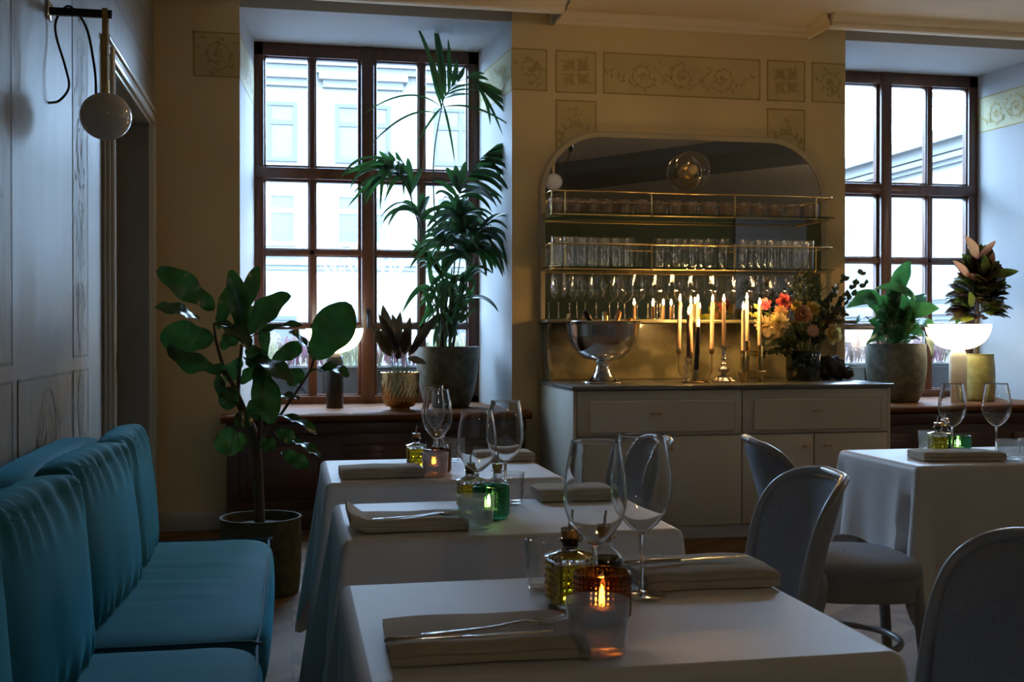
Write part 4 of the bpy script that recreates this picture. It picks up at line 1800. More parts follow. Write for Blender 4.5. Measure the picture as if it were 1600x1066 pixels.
# ================================================================== ON THE SIDEBOARD
t = thing('champagne_bowl', 'big footed silver bowl holding champagne bottles on the sideboard', 'bowl', (1.775, 6.28, ZS2))
mb = MB()
mb.lathe([(.075, .135), (.11, .142), (.155, .175), (.19, .225), (.208, .28), (.213, .335), (.219, .352), (.222, .357), (.219, .360), (.214, .357), (.206, .335), (.200, .28),
          (.182, .228), (.148, .182), (.10, .152), (0, .147)], 64)
mb.obj('basin', 'silver', t, ang=60)
mb = MB()
mb.lathe([(0, 0), (.120, 0), (.123, .004), (.120, .010), (.098, .016), (.070, .034), (.048, .065), (.038, .095), (.037, .115), (.046, .13), (.078, .138)], 56)
mb.obj('foot', 'silver', t, ang=40)


def champagne(label, foot, lean, az, foil, seed):
    t = thing('champagne_bottle', label, 'bottle', foot, 0, 'champagne bottles in the silver bowl')
    t.rotation_euler = (0, lean, az)
    mb = MB()
    mb.lathe([(0, 0), (.040, 0), (.043, .006), (.043, .13), (.040, .155), (.026, .185), (.0165, .21), (.0150, .245)], 24)
    mb.obj('bottle_body', 'bottle_glass', t, ang=50)
    mb = MB()
    mb.lathe([(.0175, .205), (.0158, .24), (.0165, .262), (.0185, .266), (.0185, .274), (.0150, .278), (.0155, .296), (.012, .302), (0, .303)], 20)
    mb.obj('foil_capsule', foil, t, ang=50)
    mb = MB()
    mb.lathe([(.0434, .03), (.0434, .11)], 24)
    mb.obj('paper_label', 'paper_label', t)


champagne('champagne bottle with dark foil leaning to the palm side of the silver bowl', (1.815, 6.27, ZS2 + .165), R(-33), R(12), 'foil_dark', 1)
champagne('champagne bottle with gold foil pointing away in the silver bowl', (1.79, 6.20, ZS2 + .150), R(30), R(84), 'foil_gold', 2)
champagne('champagne bottle with dark neck leaning to the candles in the silver bowl', (1.735, 6.25, ZS2 + .160), R(45), R(8), 'foil_copper', 3)
champagne('champagne bottle with copper foil steep at the back of the silver bowl', (1.80, 6.30, ZS2 + .150), R(28), R(40), 'foil_copper', 4)

# ------------------------------------------------------------------ candles and their holders
YC_ = 6.34


def candle(label, px, ztop, zbot, Y, m, lean=0., r=.0125, group='lit taper candles on the sideboard', s=1.1):
    x = atY(px, 500, Y).x
    h = ztop - zbot
    t = thing('taper_candle', label, 'candle', (x, Y, zbot), 0, group)
    t.rotation_euler = (0, lean, 0)
    mb = MB()
    mb.lathe([(0, 0), (r, 0), (r * .92, h * .7), (r * .86, h - .004), (r * .7, h), (r * .3, h - .002), (0, h - .002)], 16)
    mb.obj('wax', m, t, ang=50)
    mb = MB()
    mb.tube([(0, 0, h - .003), (0, 0, h + .007)], .001, 5)
    mb.obj('wick', 'wick', t)
    mb = MB()
    flame_mesh(mb, 0, 0, h + .004, s * 1.25)
    mb.obj('flame', 'flame', t)
    return x


def zy(py, Y):
    return atY(1100, py, Y).z


Ycd = 6.33
xA = candle('rose taper candle at the palm end of the brass arms', 1060.5, zy(472, Ycd), zy(546, Ycd), Ycd, 'wax_rose', R(1.5))
xD = candle('rose taper candle in the middle brass cup', 1090.5, zy(472, Ycd + .03), zy(546, Ycd + .03), Ycd + .03, 'wax_rose')
xF = candle('rose taper candle at the flower end of the brass arms', 1112, zy(472, Ycd), zy(546, Ycd), Ycd, 'wax_rose', R(1.2))
xB = candle('brown taper candle in the bubbled glass holder', 1076, zy(492, 6.25), zy(557, 6.25), 6.25, 'wax_brown', R(0))
xC = candle('rose taper candle in the rear brass cup', 1079.5, zy(475, 6.42), zy(552, 6.42), 6.42, 'wax_rose')
xE = candle('black leaning taper candle in front of the others', 1087.5, zy(511, 6.22), zy(586, 6.22), 6.22, 'wax_black', R(3), .0145)
xG = candle('brown taper candle in the ornate silver candlestick', 1131, zy(472, 6.31), zy(539, 6.31), 6.31, 'wax_brown')
xH = candle('cream taper candle at the low end of the brass step holder', 1161.5, zy(484, 6.24), zy(548, 6.24), 6.24, 'wax_cream')
xI = candle('tall cream taper candle in the middle of the brass step holder', 1167, zy(469, 6.34), zy(533, 6.34), 6.34, 'wax_cream')
xJ = candle('cream taper candle beside the flowers, in the brass step holder', 1187, zy(477, 6.28), zy(540, 6.28), 6.28, 'wax_cream')

t = thing('candelabrum', 'brass candelabrum of curved arms with rose candles', 'candle holder', (xD, Ycd, ZS2))
mb = MB()
mb.lathe([(0, 0), (.055, 0), (.057, .004), (.05, .009), (.012, .014), (0, .014)], 28)
mb.obj('base', 'brass', t, ang=50)
zc = zy(546, Ycd)
for x, y in ((xA, Ycd), (xF, Ycd), (xD, Ycd + .03), (xC, 6.42)):
    mb = MB()
    dx, dy = xD - x, Ycd - y
    mb.tube(smooth_path([(x, y, zc - .005), (x, y, ZS2 + .075), (x + dx * .12, y + dy * .12, ZS2 + .045), (x + dx * .45, y + dy * .45, ZS2 + .016), (xD, Ycd, ZS2 + .008)], 6), .0042, 8)
    mb.obj('arm', 'brass', t, world=True, ang=80)
    mb = MB()
    mb.lathe([(0, -.03), (.006, -.030), (.0150, -.022), (.0155, .004), (.0142, .004), (.0135, -.002), (0, -.002)], 18, T(x, y, zc if y != 6.42 else zy(552, 6.42)))
    mb.obj('cup', 'brass_dull', t, world=True, ang=50)
t = thing('glass_candlestick', 'bubbled clear glass candlestick under the brown candle', 'candle holder', (xB, 6.25, ZS2))
zb = zy(557, 6.25) - ZS2
mb = MB()
mb.lathe([(0, 0), (.040, 0), (.042, .006), (.03, .012), (.020, .020), (.036, .045), (.020, .068), (.030, .090), (.018, .110), (.022, zb - .012), (.017, zb), (.0128, zb), (.012, zb - .012), (0, zb - .012)], 26)
mb.obj('stem', 'crystal', t, ang=70)
t = thing('candle_stub_holder', 'small dark holder under the black leaning candle', 'candle holder', (xE, 6.22, ZS2))
mb = MB()
zz = zy(586, 6.22) - ZS2
mb.lathe([(0, 0), (.048, 0), (.050, .004), (.046, .008), (.018, .010), (.0195, zz + .03), (.0170, zz + .03), (.0168, zz), (0, zz)], 22)
mb.obj('base', 'brass_dull', t, ang=50)
t = thing('silver_candlestick', 'ornate silver candlestick with a domed foot', 'candle holder', (xG, 6.31, ZS2))
zt = zy(539, 6.31) - ZS2
mb = MB()
lob = lambda a, k, z: 1 + (.09 * math.cos(8 * a) if z < .035 else .03 * math.cos(10 * a) if z < .1 else 0)
mb.lathe([(0, 0), (.066, 0), (.068, .006), (.060, .012), (.055, .020), (.040, .032), (.022, .040), (.014, .046), (.020, .056), (.033, .068), (.030, .082), (.014, .090), (.012, .100), (.020, .108), (.013, .116),
          (.011, .130), (.019, .138), (.012, .145), (.014, zt - .030), (.018, zt - .02), (.041, zt - .010), (.044, zt - .004), (.040, zt - .002), (.018, zt - .006), (0, zt - .006)], 48, wob=lob)
mb.obj('stick', 'silver_ornate', t, ang=60)
for k in range(4):
    mb = MB()
    a = PI / 4 + k * PI / 2
    mb.lathe([(0, 0), (.009, .001), (.012, .006), (.009, .011), (0, .013)], 12, T(.066 * math.cos(a), .066 * math.sin(a), 0))
    mb.obj('foot', 'silver_ornate', t)
t = thing('step_candle_holder', 'brass frame of square tubes holding three cream candles', 'candle holder', ((xH + xJ) / 2, 6.29, ZS2))
for x, y, py in ((xH, 6.24, 548), (xI, 6.34, 533), (xJ, 6.28, 540)):
    z1 = zy(py, y)
    mb = MB()
    mb.rbox(x - .0135, x + .0135, y - .0135, y + .0135, ZS2, z1, .0015)
    mb.obj('tube', 'brass', t, world=True, ang=30)
mb = MB()
mb.rbox(xH - .02, xJ + .02, 6.235, 6.247, ZS2 + .055, ZS2 + .068, .002)
mb.rbox(xI - .005, xJ + .01, 6.30, 6.32, zy(551, 6.3), zy(548, 6.3), .002)
mb.rbox(xI - .005, xJ + .01, 6.30, 6.32, zy(556, 6.3), zy(553, 6.3), .002)
mb.rbox(xH - .032, xH - .02, 6.233, 6.249, ZS2, ZS2 + .068, .002)
mb.obj('crossbar', 'brass', t, world=True, ang=30)
mb = MB()
for x in (xH - .012, xJ + .02):
    mb.lathe([(0, 0), (.014, 0), (.014, .003), (.004, .005), (.003, .02), (0, .02)], 12, T(x, 6.225, zy(557, 6.2)))
mb.obj('disc', 'brass_dull', t, world=True)

# ------------------------------------------------------------------ flowers in a glass vase
VX, VY = atY(1255, 570, 6.42).x, 6.42
t = thing('flower_vase', 'dark green ribbed glass vase full of flowers on the sideboard', 'vase', (VX, VY, ZS2))
mb = MB()
rib = lambda a, k, z: 1 + .018 * math.cos(16 * a)
mb.lathe([(0, 0), (.094, 0), (.100, .006), (.102, .10), (.104, .178), (.102, .180), (.100, .178), (.097, .012), (0, .010)], 64, wob=rib)
mb.obj('body', 'vase_glass', t, ang=60)
mb = MB()
mb.lathe([(0, .012), (.094, .012), (.097, .11), (0, .11)], 40, wob=rib)
mb.obj('water', 'vase_glass', t, ang=60)


def bloom(mb, c, r, face, kind, seed):
    """a flower head centred at c facing along `face`"""
    rr = random.Random(seed)
    f = Vector(face).normalized()
    a = f.cross(Vector((0, 0, 1)))
    if a.length < .1:
        a = Vector((1, 0, 0))
    a.normalize()
    b = f.cross(a)
    if kind == 'daisy':
        for k in range(11):
            w = 2 * PI * k / 11
            d = a * math.cos(w) + b * math.sin(w)
            leaf(mb, c, c + d * r + f * r * .1, r * .5, f, .05, .15, .02, 'petal', 5, seed + k)
        return
    layers = {'rose': ((4, 80, .55, .75), (5, 62, .75, .85), (6, 40, .95, .95), (7, 14, 1.05, 1.0)),
              'tulip': ((3, 78, 1.5, 1.0), (3, 68, 1.55, 1.1)),
              'carnation': ((7, 82, .6, .4), (10, 60, .8, .42), (12, 35, .95, .45), (13, 5, 1.0, .5))}[kind]
    for q, (n, el, ln, wd) in enumerate(layers):
        for k in range(n):
            w = 2 * PI * (k + rr.random() * .45) / n + q * 5
            d = a * math.cos(w) + b * math.sin(w)
            e_ = R(el + rr.uniform(-9, 9))
            dr = d * math.cos(e_) + f * math.sin(e_)
            base = c - f * r * .40 + d * r * .10
            tip = base + dr * r * ln * rr.uniform(.9, 1.1) + d * r * .10
            leaf(mb, base, tip, r * wd * rr.uniform(.85, 1.1), f * math.cos(e_) - d * math.sin(e_), .13, .45, .10 if kind == 'carnation' else .035, 'petal', 7, seed * 31 + k + q * 7, archdir=d * math.sin(e_) - f * math.cos(e_))


def flower(name, label, px, py, Y, r_px, kind, m, face, seed):
    c = atY(px, py, Y)
    r = r_px / FPX * 6.45
    neck = Vector((VX + (c.x - VX) * .25, VY + (Y - VY) * .25, ZS2 + .15))
    t = thing(name, label, 'flower', tuple(c), 0, 'flowers in the green vase')
    mb = MB()
    bloom(mb, c, r, face, kind, seed)
    mb.obj('bloom', m, t, world=True, ang=80)
    mb = MB()
    mb.tube(bez(c - Vector(face).normalized() * r * .35, (c + neck) / 2 + Vector((0, 0, .05)), neck, 8) + [Vector((VX + (VX - neck.x) * .6, VY, ZS2 + .02))], .003, 6)
    mb.obj('stalk', 'stem_green', t, world=True)


F_ = (-.3, -1, .25)
flower('rose', 'bright pink rose at the top of the bouquet', 1226, 471, 6.30, 11.5, 'rose', 'petal_pink', (-.3, -1, .3), 1)
flower('rose', 'small pink rose near the candles', 1195, 475, 6.36, 8.5, 'rose', 'petal_pink', (-.6, -1, .3), 2)
flower('tulip', 'yellow tulip below the bright pink rose', 1240, 484, 6.30, 12, 'tulip', 'petal_yellow', (-.1, -.7, .7), 3)
flower('rose', 'peach rose in the middle of the bouquet', 1256, 490, 6.27, 14, 'rose', 'petal_peach', (-.1, -1, .35), 4)
flower('ranunculus', 'amber ruffled bloom above the peach rose', 1272, 481, 6.32, 12, 'carnation', 'petal_yellow', (.2, -1, .4), 5)
flower('carnation', 'cream ruffled bloom right beside the candles', 1217, 503, 6.25, 15, 'carnation', 'petal_cream', (-.4, -1, .2), 6)
flower('carnation', 'peach ruffled bloom under the bright pink rose', 1221, 487, 6.28, 11, 'carnation', 'petal_peach', (-.3, -1, .3), 7)
flower('carnation', 'cream ruffled bloom behind the last candle', 1192, 506, 6.34, 13, 'carnation', 'petal_cream', (-.6, -1, .1), 8)
flower('daisy', 'small pale daisy low beside the candles', 1199, 520, 6.26, 8, 'daisy', 'petal_cream', (-.4, -1, .1), 9)
flower('daisy', 'pale pink daisy on the front of the bouquet', 1270, 517, 6.24, 11, 'daisy', 'petal_peach', (0, -1, .1), 10)
flower('rose', 'cream rose hanging at the window side of the bouquet', 1303, 521, 6.28, 15, 'rose', 'petal_cream', (.2, -1, -.1), 11)
flower('carnation', 'low cream ruffled bloom over the vase rim', 1216, 518, 6.27, 10, 'carnation', 'petal_cream', (-.3, -1, -.2), 12)


def sprig(name, label, m, stems, dens, ll, lw_, seed, prof='oval', spread=1.):
    """cut greenery: stems from the vase to (px, py, Y), leaves along the outer part"""
    rr = random.Random(seed)
    t = thing(name, label, 'greenery', (VX, VY, ZS2 + .15), 0, 'greenery in the green vase')
    mb, ms = MB(), MB()
    for px, py, Y in stems:
        tip = atY(px, py, Y)
        p0 = Vector((VX + (tip.x - VX) * .2, VY + (Y - VY) * .2, ZS2 + .13))
        path = bez(p0, p0 * .4 + tip * .6 + Vector((-(tip.x - p0.x) * .25, 0, .07)), tip, 14)
        ms.tube(path, [.0028 - .0018 * i / 14 for i in range(15)], 5)
        for k in range(dens):
            i = rr.uniform(.40, 1) * 14
            q = path[min(14, int(i))]
            d = Vector((rr.uniform(-1, 1), rr.uniform(-1, 1), rr.uniform(-.4, 1))).normalized()
            d = (d * spread + (tip - p0).normalized() * .6).normalized()
            leaf(mb, q, q + d * ll * rr.uniform(.6, 1.2), lw_ * rr.uniform(.8, 1.2), Vector((rr.uniform(-1, 1), -1, rr.uniform(-.2, 1))), .06, .2, 0, prof, 5, k)
    mb.obj('leaves', m, t, world=True, ang=80)
    ms.obj('stems', 'stem_green', t, world=True)


sprig('grevillea_sprig', 'bushy dark green sprig standing above the bouquet', 'sprig_leaf', [(1256, 424, 6.42), (1245, 432, 6.40), (1270, 430, 6.45), (1278, 440, 6.40), (1262, 440, 6.36), (1238, 445, 6.42), (1252, 450, 6.35), (1285, 450, 6.44), (1268, 418, 6.44)], 48, .055, .007, 1, 'lance', .9)
sprig('eucalyptus_branch', 'dark eucalyptus branch reaching from the bouquet across the window', 'euca_leaf', [(1322, 432, 6.40), (1345, 440, 6.36), (1352, 424, 6.34), (1335, 455, 6.36), (1312, 448, 6.38), (1360, 440, 6.33), (1300, 470, 6.3)], 14, .040, .030, 2, 'oval', .8)
sprig('oak_leaf_branch', 'rust brown leaves between the peach rose and the window', 'rust_leaf', [(1310, 488, 6.32), (1318, 500, 6.33), (1302, 505, 6.30), (1295, 492, 6.34), (1322, 490, 6.34)], 13, .05, .028, 3)
sprig('hellebore', 'yellow-green leaves behind the cream candles', 'lime_leaf', [(1176, 478, 6.40), (1185, 490, 6.38), (1172, 495, 6.36), (1203, 492, 6.40)], 7, .06, .03, 4)
sprig('ivy_sprig', 'trailing green leaves between candles and vase', 'sprig_leaf', [(1190, 540, 6.34), (1203, 555, 6.32), (1180, 560, 6.36), (1212, 535, 6.28), (1240, 520, 6.28), (1258, 528, 6.27), (1284, 510, 6.3), (1230, 535, 6.27), (1285, 530, 6.3), (1290, 470, 6.38)], 16, .05, .028, 5)

# dark carved stone at the sideboard's end
o = MB()


def lump(q, c):
    n = noise.noise(c * 1.7 + Vector((3, 1, 5)))
    return q * (1 + .30 * n)


o.soft(.17, .13, .16, 12, 2.2, 0, lump, T(0, 0, .072))
o.soft(.11, .10, .09, 10, 2.4, 0, lump, T(.085, -.01, .042))
o = o.obj('stone_sculpture', 'stone_lump', ang=70)
o.location = (atY(1297, 575, 6.5).x, 6.5, ZS2)
tag(o, 'dark rough stone lump beside the flower vase', 'sculpture')


# ================================================================== LAMPS
def table_lamp(label, loc, base, hb, rb, rs, hs, m):
    """bowl-shaped glowing shade on a rounded stone cylinder"""
    t = thing('table_lamp', label, 'lamp', loc)
    mb = MB()
    mb.lathe([(0, 0), (rb, 0), (rb + .002, .004), (rb + .002, hb - .05), (rb - .004, hb - .018), (rb * .72, hb - .002), (rb * .45, hb), (0, hb)], 32)
    mb.obj('base', m, t, ang=50)
    mb = MB()
    z0 = hb + .002
    prof = [(.02, z0)]
    for i in range(1, 13):
        a = PI / 2 * i / 12
        prof.append((max(.02, rs * math.sin(a) ** .8), z0 + hs * (1 - math.cos(a))))
    prof += [(rs - .004, z0 + hs + .001), (rs - .006, z0 + hs - .004)]
    for i in range(10, 0, -1):
        a = PI / 2 * i / 12
        prof.append((max(.015, (rs - .006) * math.sin(a) ** .8), z0 + .006 + (hs - .006) * (1 - math.cos(a))))
    mb.lathe(prof, 40)
    mb.obj('lamp_shade', 'lamp_shade_lit', t, ang=60)
    mb = MB()
    mb.tube([((rs + .0006) * math.cos(a), (rs + .0006) * math.sin(a), z0 + hs) for a in [2 * PI * i / 40 for i in range(40)]], .0018, 6, closed=True)
    mb.obj('rim', 'lamp_rim', t)
    return t


L1 = atY(523, 600, 7.22)
t = table_lamp('table lamp with black marble base and glowing bowl shade on the first sill', (L1.x, 7.22, ZS), None, atY(523, 552, 7.22).z - ZS, .053, atY(567.5, 505, 7.22).x - L1.x, .155, 'stone_black')
mb = MB()
mb.tube(smooth_path([(L1.x + .05, 7.24, ZS + .004), (L1.x + .12, 7.30, ZS + .004), (L1.x + .25, 7.36, ZS + .004), (L1.x + .45, 7.33, ZS + .004)], 8), .003, 6)
mb.obj('cord', 'cord_pale', t, world=True)
L2 = atY(1497, 560, 6.95)
table_lamp('table lamp with white stone base and glowing bowl shade on the second sill', (L2.x, 6.95, ZS), None, atY(1497, 547, 6.95).z - ZS, .056, atY(1541, 505, 6.95).x - L2.x, .175, 'stone_white')

# globe lamps hung from a bracket
def globe_lamp(label, loc, rz=0., drop=.25, arm=.20, r=.0825):
    t = thing('globe_wall_lamp', label, 'lamp', loc, rz, 'globe lamps on black brackets')
    mb = MB()
    mb.rbox(-.011, arm, -.011, .011, -.012, .012, .002)
    mb.obj('bracket', 'black_metal', t)
    mb = MB()
    mb.rbox(-.004, .006, -.03, .03, -.03, .03, .003)
    mb.obj('wall_plate', 'steel', t)
    x = arm - .022
    mb = MB()
    for s in (-1, 1):
        mb.box(x - .009, x + .009, s * .0125 - .0012, s * .0125 + .0012, -drop + .03, .016)
    mb.box(x - .009, x + .009, -.0137, .0137, .014, .017)
    mb.lathe([(0, -drop + .045), (.011, -drop + .045), (.012, -drop + .0), (.030, -drop - .006), (.034, -drop - .012)], 20, T(x, 0, 0))
    mb.obj('strap', 'brass_dull', t, ang=40)
    mb = MB()
    mb.lathe([(.030, -drop - .006)] + [(r * math.sin(a), -drop + .002 - r * .94 + r * .94 * math.cos(a)) for a in [.38 + (PI - .38) * i / 20 for i in range(20)]] + [(0, -drop + .002 - r * 1.88)], 40, T(x, 0, 0))
    mb.obj('globe', 'opal', t, ang=80)
    mb = MB()
    mb.tube(smooth_path([(x - .03, 0, -drop - .004), (x - .035, .004, -drop + .08), (x - .06, .012, -.05), (x - .10, .014, .012), (x - .125, .01, .020), (x - .155, .014, -.02), (x - .160, .03, -.07), (x - .135, .05, -.17), (x - .125, .055, -.235), (x - .15, .03, -.285), (x - .178, .0, -.30)], 8), .0042, 8)
    mb.obj('cord', 'cord_black', t, ang=80)
    return t


g0 = globe_lamp('opal globe lamp hung from a black bracket on the painted left wall', (XL + .004, 3.90, 2.213), 0, .262, .197, .083)
g1 = dup(g0, (2.50, 3.70, 2.86), R(180), 'opal globe lamp above the room, reflected in the arched mirror', 'globe lamps on black brackets')
mb = MB()
mb.rbox(2.50, 2.53, 3.685, 3.715, 2.80, ZC, .003)
mb.obj('post', 'black_metal', g1, world=True).rotation_euler = (0, 0, 0)
g1.children[-1].matrix_parent_inverse = Matrix.Identity(4)

t = thing('ceiling_fill_lamp', 'unseen globe lamp added on the ceiling for warm fill light', 'lamp', (2.0, 5.30, ZC - .002))  # unseen lamp, added for the warm glow on ceiling and upper wall
mb = MB()
mb.lathe([(0, 0), (.06, 0), (.06, -.02), (.02, -.03), (0, -.03)][::-1], 24)
mb.obj('base', 'brass_dull', t, ang=40)
mb = MB()
mb.lathe([(.085 * math.sin(a), -.11 + .085 * math.cos(a)) for a in [.25 + (PI - .25) * i / 16 for i in range(16)]] + [(0, -.195)], 28)
mb.obj('globe', 'ceiling_fill_globe', t, ang=80)

for k, (x, y, lb) in enumerate(((6.9, 1.9, 'added unseen fill lamp hanging at the right side of the room'), (8.6, -.6, 'added unseen fill lamp hanging by the white wall panel'),
                                (1.0, -2.4, 'added unseen fill lamp hanging behind the front table'), (6.3, 4.6, 'added unseen fill lamp beyond the table with the white lamp'))):  # pendants added out of view to brighten the rear room in the mirror
    if k == 0:
        pl_ = thing('fill_pendant', lb, 'lamp', (x, y, ZC), 0, 'added fill lamps further back in the room')
        mb = MB()
        mb.lathe([(0, -.03), (.02, -.03), (.06, -.015), (.06, 0), (0, 0)], 20)
        mb.obj('canopy', 'brass_dull', pl_, ang=40)
        mb = MB()
        mb.tube([(0, 0, -.02), (0, 0, -.62)], .006, 8)
        mb.obj('rod', 'brass_dull', pl_)
        mb = MB()
        mb.lathe([(.0, -.60)] + [(.10 * math.sin(a), -.70 + .10 * math.cos(a)) for a in [PI * i / 18 for i in range(1, 18)]] + [(0, -.80)], 28)
        mb.obj('globe', 'fill_pendant_globe', pl_, ang=80)
    else:
        dup(pl_, (x, y, ZC), 0, lb)
p = atY(1075, 268, YB - .02)
t = thing('round_wall_light', 'round clear glass wall light mounted on the arched mirror', 'lamp', (p.x, YB - .02, p.z))
rot = RX(PI / 2)
mb = MB()
mb.lathe([(0, 0), (.045, 0), (.045, .018), (.03, .03), (0, .03)], 28, rot)
mb.obj('base', 'brass_dull', t, ang=50)
mb = MB()
mb.lathe([(.045, .012), (.09, .018), (.113, .04), (.118, .07), (.108, .105), (.082, .135), (.045, .152), (0, .156)], 40, rot, wob=lambda a, k, z: 1 + .012 * math.cos(20 * a))
mb.obj('glass_shade', 'lamp_glass', t, ang=80)
mb = MB()
mb.lathe([(0, .03), (.016, .03), (.018, .05), (.03, .075), (.032, .095), (.02, .118), (0, .125)], 20, rot)
mb.obj('bulb', 'bulb', t, ang=80)


# ================================================================== PLANTS
def pot(t, m, r0, r1, h, belly=0., soil=True, name='pot', wob=None, x=0, y=0, z=0, lip=.004):
    mb = MB()
    prof = [(0, .002), (r0 - .01, 0), (r0, .008)]
    for i in range(1, 13):
        u = i / 12
        prof.append((r0 + (r1 - r0) * u ** .75 + belly * math.sin(PI * u), h * u))
    prof += [(r1 + lip, h), (r1 + lip, h + .004), (r1 - .006, h + .004), (r1 - .010, h - .02), (r1 - .02, h - .05), (0, h - .05)]
    mb.lathe(prof, 56, wob=wob)
    o = mb.obj(name, m, t, ang=45)
    if soil:
        mb = MB()
        n = 24
        mb.lathe([(0, h - .034), (r1 * .5, h - .030), (r1 - .018, h - .038)], n, wob=lambda a, k, z: 1 + .02 * math.sin(5 * a))
        mb.obj('soil', 'soil', t, ang=80)
    return o


# ------------------------------------------------------------------ fiddle-leaf fig on the floor
FX, FY = -.135, 5.12
t = thing('fiddle_leaf_fig', 'tall fiddle-leaf fig in a dark round pot on the floor, before the first window', 'potted plant', (FX, FY, 0))
pot(t, 'pot_dark', .168, .176, .335, .006)
mb = MB()


def br_(pts, r):
    mb.tube(smooth_path([atY(a, b, FY + d) for a, b, d in pts], 5), r, 8)


def rads(n, a, b):
    return [a + (b - a) * i / (n - 1) for i in range(n)]


br_([(406, 818, 0), (404, 770, 0), (402, 720, .0), (396, 680, -.01), (388, 655, -.01)], rads(21, .024, .019))
br_([(390, 660, -.01), (374, 622, -.03), (363, 600, -.05), (350, 575, -.07), (338, 535, -.08), (334, 505, -.06)], rads(26, .013, .005))
br_([(386, 655, -.01), (372, 628, 0), (374, 580, .02), (379, 530, .03), (382, 505, .03)], rads(21, .013, .005))
br_([(402, 715, 0), (405, 680, -.05), (409, 640, -.08), (412, 600, -.10), (410, 560, -.08)], rads(21, .012, .005))
br_([(398, 700, .0), (425, 668, .06), (444, 640, .10), (468, 605, .13), (484, 580, .14), (491, 560, .14)], rads(26, .008, .005))
mb.obj('stem', 'bark', t, world=True, ang=80)
# base px, tip px, apparent width px, depth offsets of base and tip, side tilt, arch, fold
FL = [
    ((335, 484), (247, 420), 38, -.06, -.15, .1, .05, .15), ((311, 500), (242, 482), 22, -.05, -.18, .5, .10, .2),
    ((334, 530), (250, 527), 46, -.07, -.10, -.2, .05, .15), ((352, 576), (262, 540), 26, -.10, -.28, -.9, .10, .25),
    ((337, 505), (390, 546), 24, -.05, -.22, .9, .12, .3), ((379, 524), (361, 422), 30, .03, -.05, .2, .04, .5),
    ((374, 505), (402, 416), 22, .05, .16, -.2, .05, .2), ((340, 515), (364, 446), 26, .0, .12, .0, .06, .2),
    ((383, 522), (453, 460), 34, .0, -.10, .3, .10, .2), ((414, 562), (412, 500), 17, .05, .06, .1, .03, .2),
    ((385, 531), (472, 508), 17, .02, -.12, .8, .06, .25), ((490, 562), (545, 474), 62, .14, .10, -.1, .04, .12),
    ((484, 552), (452, 520), 24, .12, .02, .6, .08, .2), ((424, 564), (472, 538), 24, .08, .14, -.3, .05, .15),
    ((450, 602), (472, 578), 27, .10, .12, .0, .03, .1), ((381, 560), (457, 602), 25, -.02, -.22, .9, .10, .25),
    ((404, 568), (424, 662), 40, -.08, -.16, -.1, .04, .25), ((482, 583), (545, 588), 22, .12, .0, .9, .12, .3),
    ((424, 618), (468, 624), 13, .06, -.02, .8, .05, .2), ((430, 650), (495, 679), 14, -.02, -.12, .9, .12, .25),
    ((428, 674), (462, 690), 20, -.04, -.04, .3, .05, .2), ((456, 688), (503, 717), 13, -.05, -.14, .9, .08, .25),
    ((440, 706), (482, 732), 22, -.05, -.10, .2, .06, .2), ((388, 690), (333, 692), 40, -.04, -.10, -.1, .04, .15),
    ((396, 655), (366, 660), 30, -.02, -.08, .0, .05, .15), ((347, 624), (340, 585), 16, -.04, -.08, .1, .03, .2),
    ((364, 604), (352, 640), 30, -.06, -.10, .0, .04, .15), ((352, 584), (326, 579), 13, -.07, -.12, .5, .05, .2),
    ((406, 690), (430, 702), 22, -.06, -.10, .2, .05, .2), ((378, 560), (352, 595), 26, .0, .06, .0, .05, .2),
    ((388, 540), (412, 580), 34, -.04, -.06, .1, .03, .15), ((376, 600), (398, 575), 18, .02, .0, .2, .05, .2),
    ((384, 500), (405, 480), 20, .06, .10, .1, .05, .2), ((396, 640), (418, 610), 24, .06, .10, -.1, .05, .2),
    ((404, 655), (392, 625), 26, -.06, -.08, .1, .05, .2), ((345, 545), (372, 520), 24, -.02, .02, .2, .05, .2),
]
mb = MB()
for k, (b, tp, w, d0, d1, tilt, ar, fo) in enumerate(FL):
    B, P = atY(b[0], b[1], FY + d0), atY(tp[0], tp[1], FY + d1)
    wid = 1.32 * w / FPX * 5.15 * (1 + .5 * abs(tilt))
    leaf(mb, B, P, wid, Vector((.1, -1 + abs(tilt) * .5, .25 + tilt)), ar, fo, .08, 'fiddle', 18, k)
mb.obj('foliage', 'fig_leaf', t, world=True, ang=80)

# ------------------------------------------------------------------ kentia palm on the first sill
PX_, PY_ = atY(699, 590, 7.18).x, 7.18
t = thing('kentia_palm', 'tall palm with drooping fronds in a mottled grey-green pot on the first sill', 'potted plant', (PX_, PY_, ZS))
pot(t, 'pot_mottled', .140, .207, .385, .012)
for sx in (-1, 1):
    mb = MB()
    mb.lathe([(0, 0), (.012, 0), (.012, .006), (0, .006)], 10, T(sx * .10, -.06, -.003))
    mb.obj('foot', 'steel', t)


def P3(px, py, dy=0.):
    return atY(px, py, PY_ + dy)


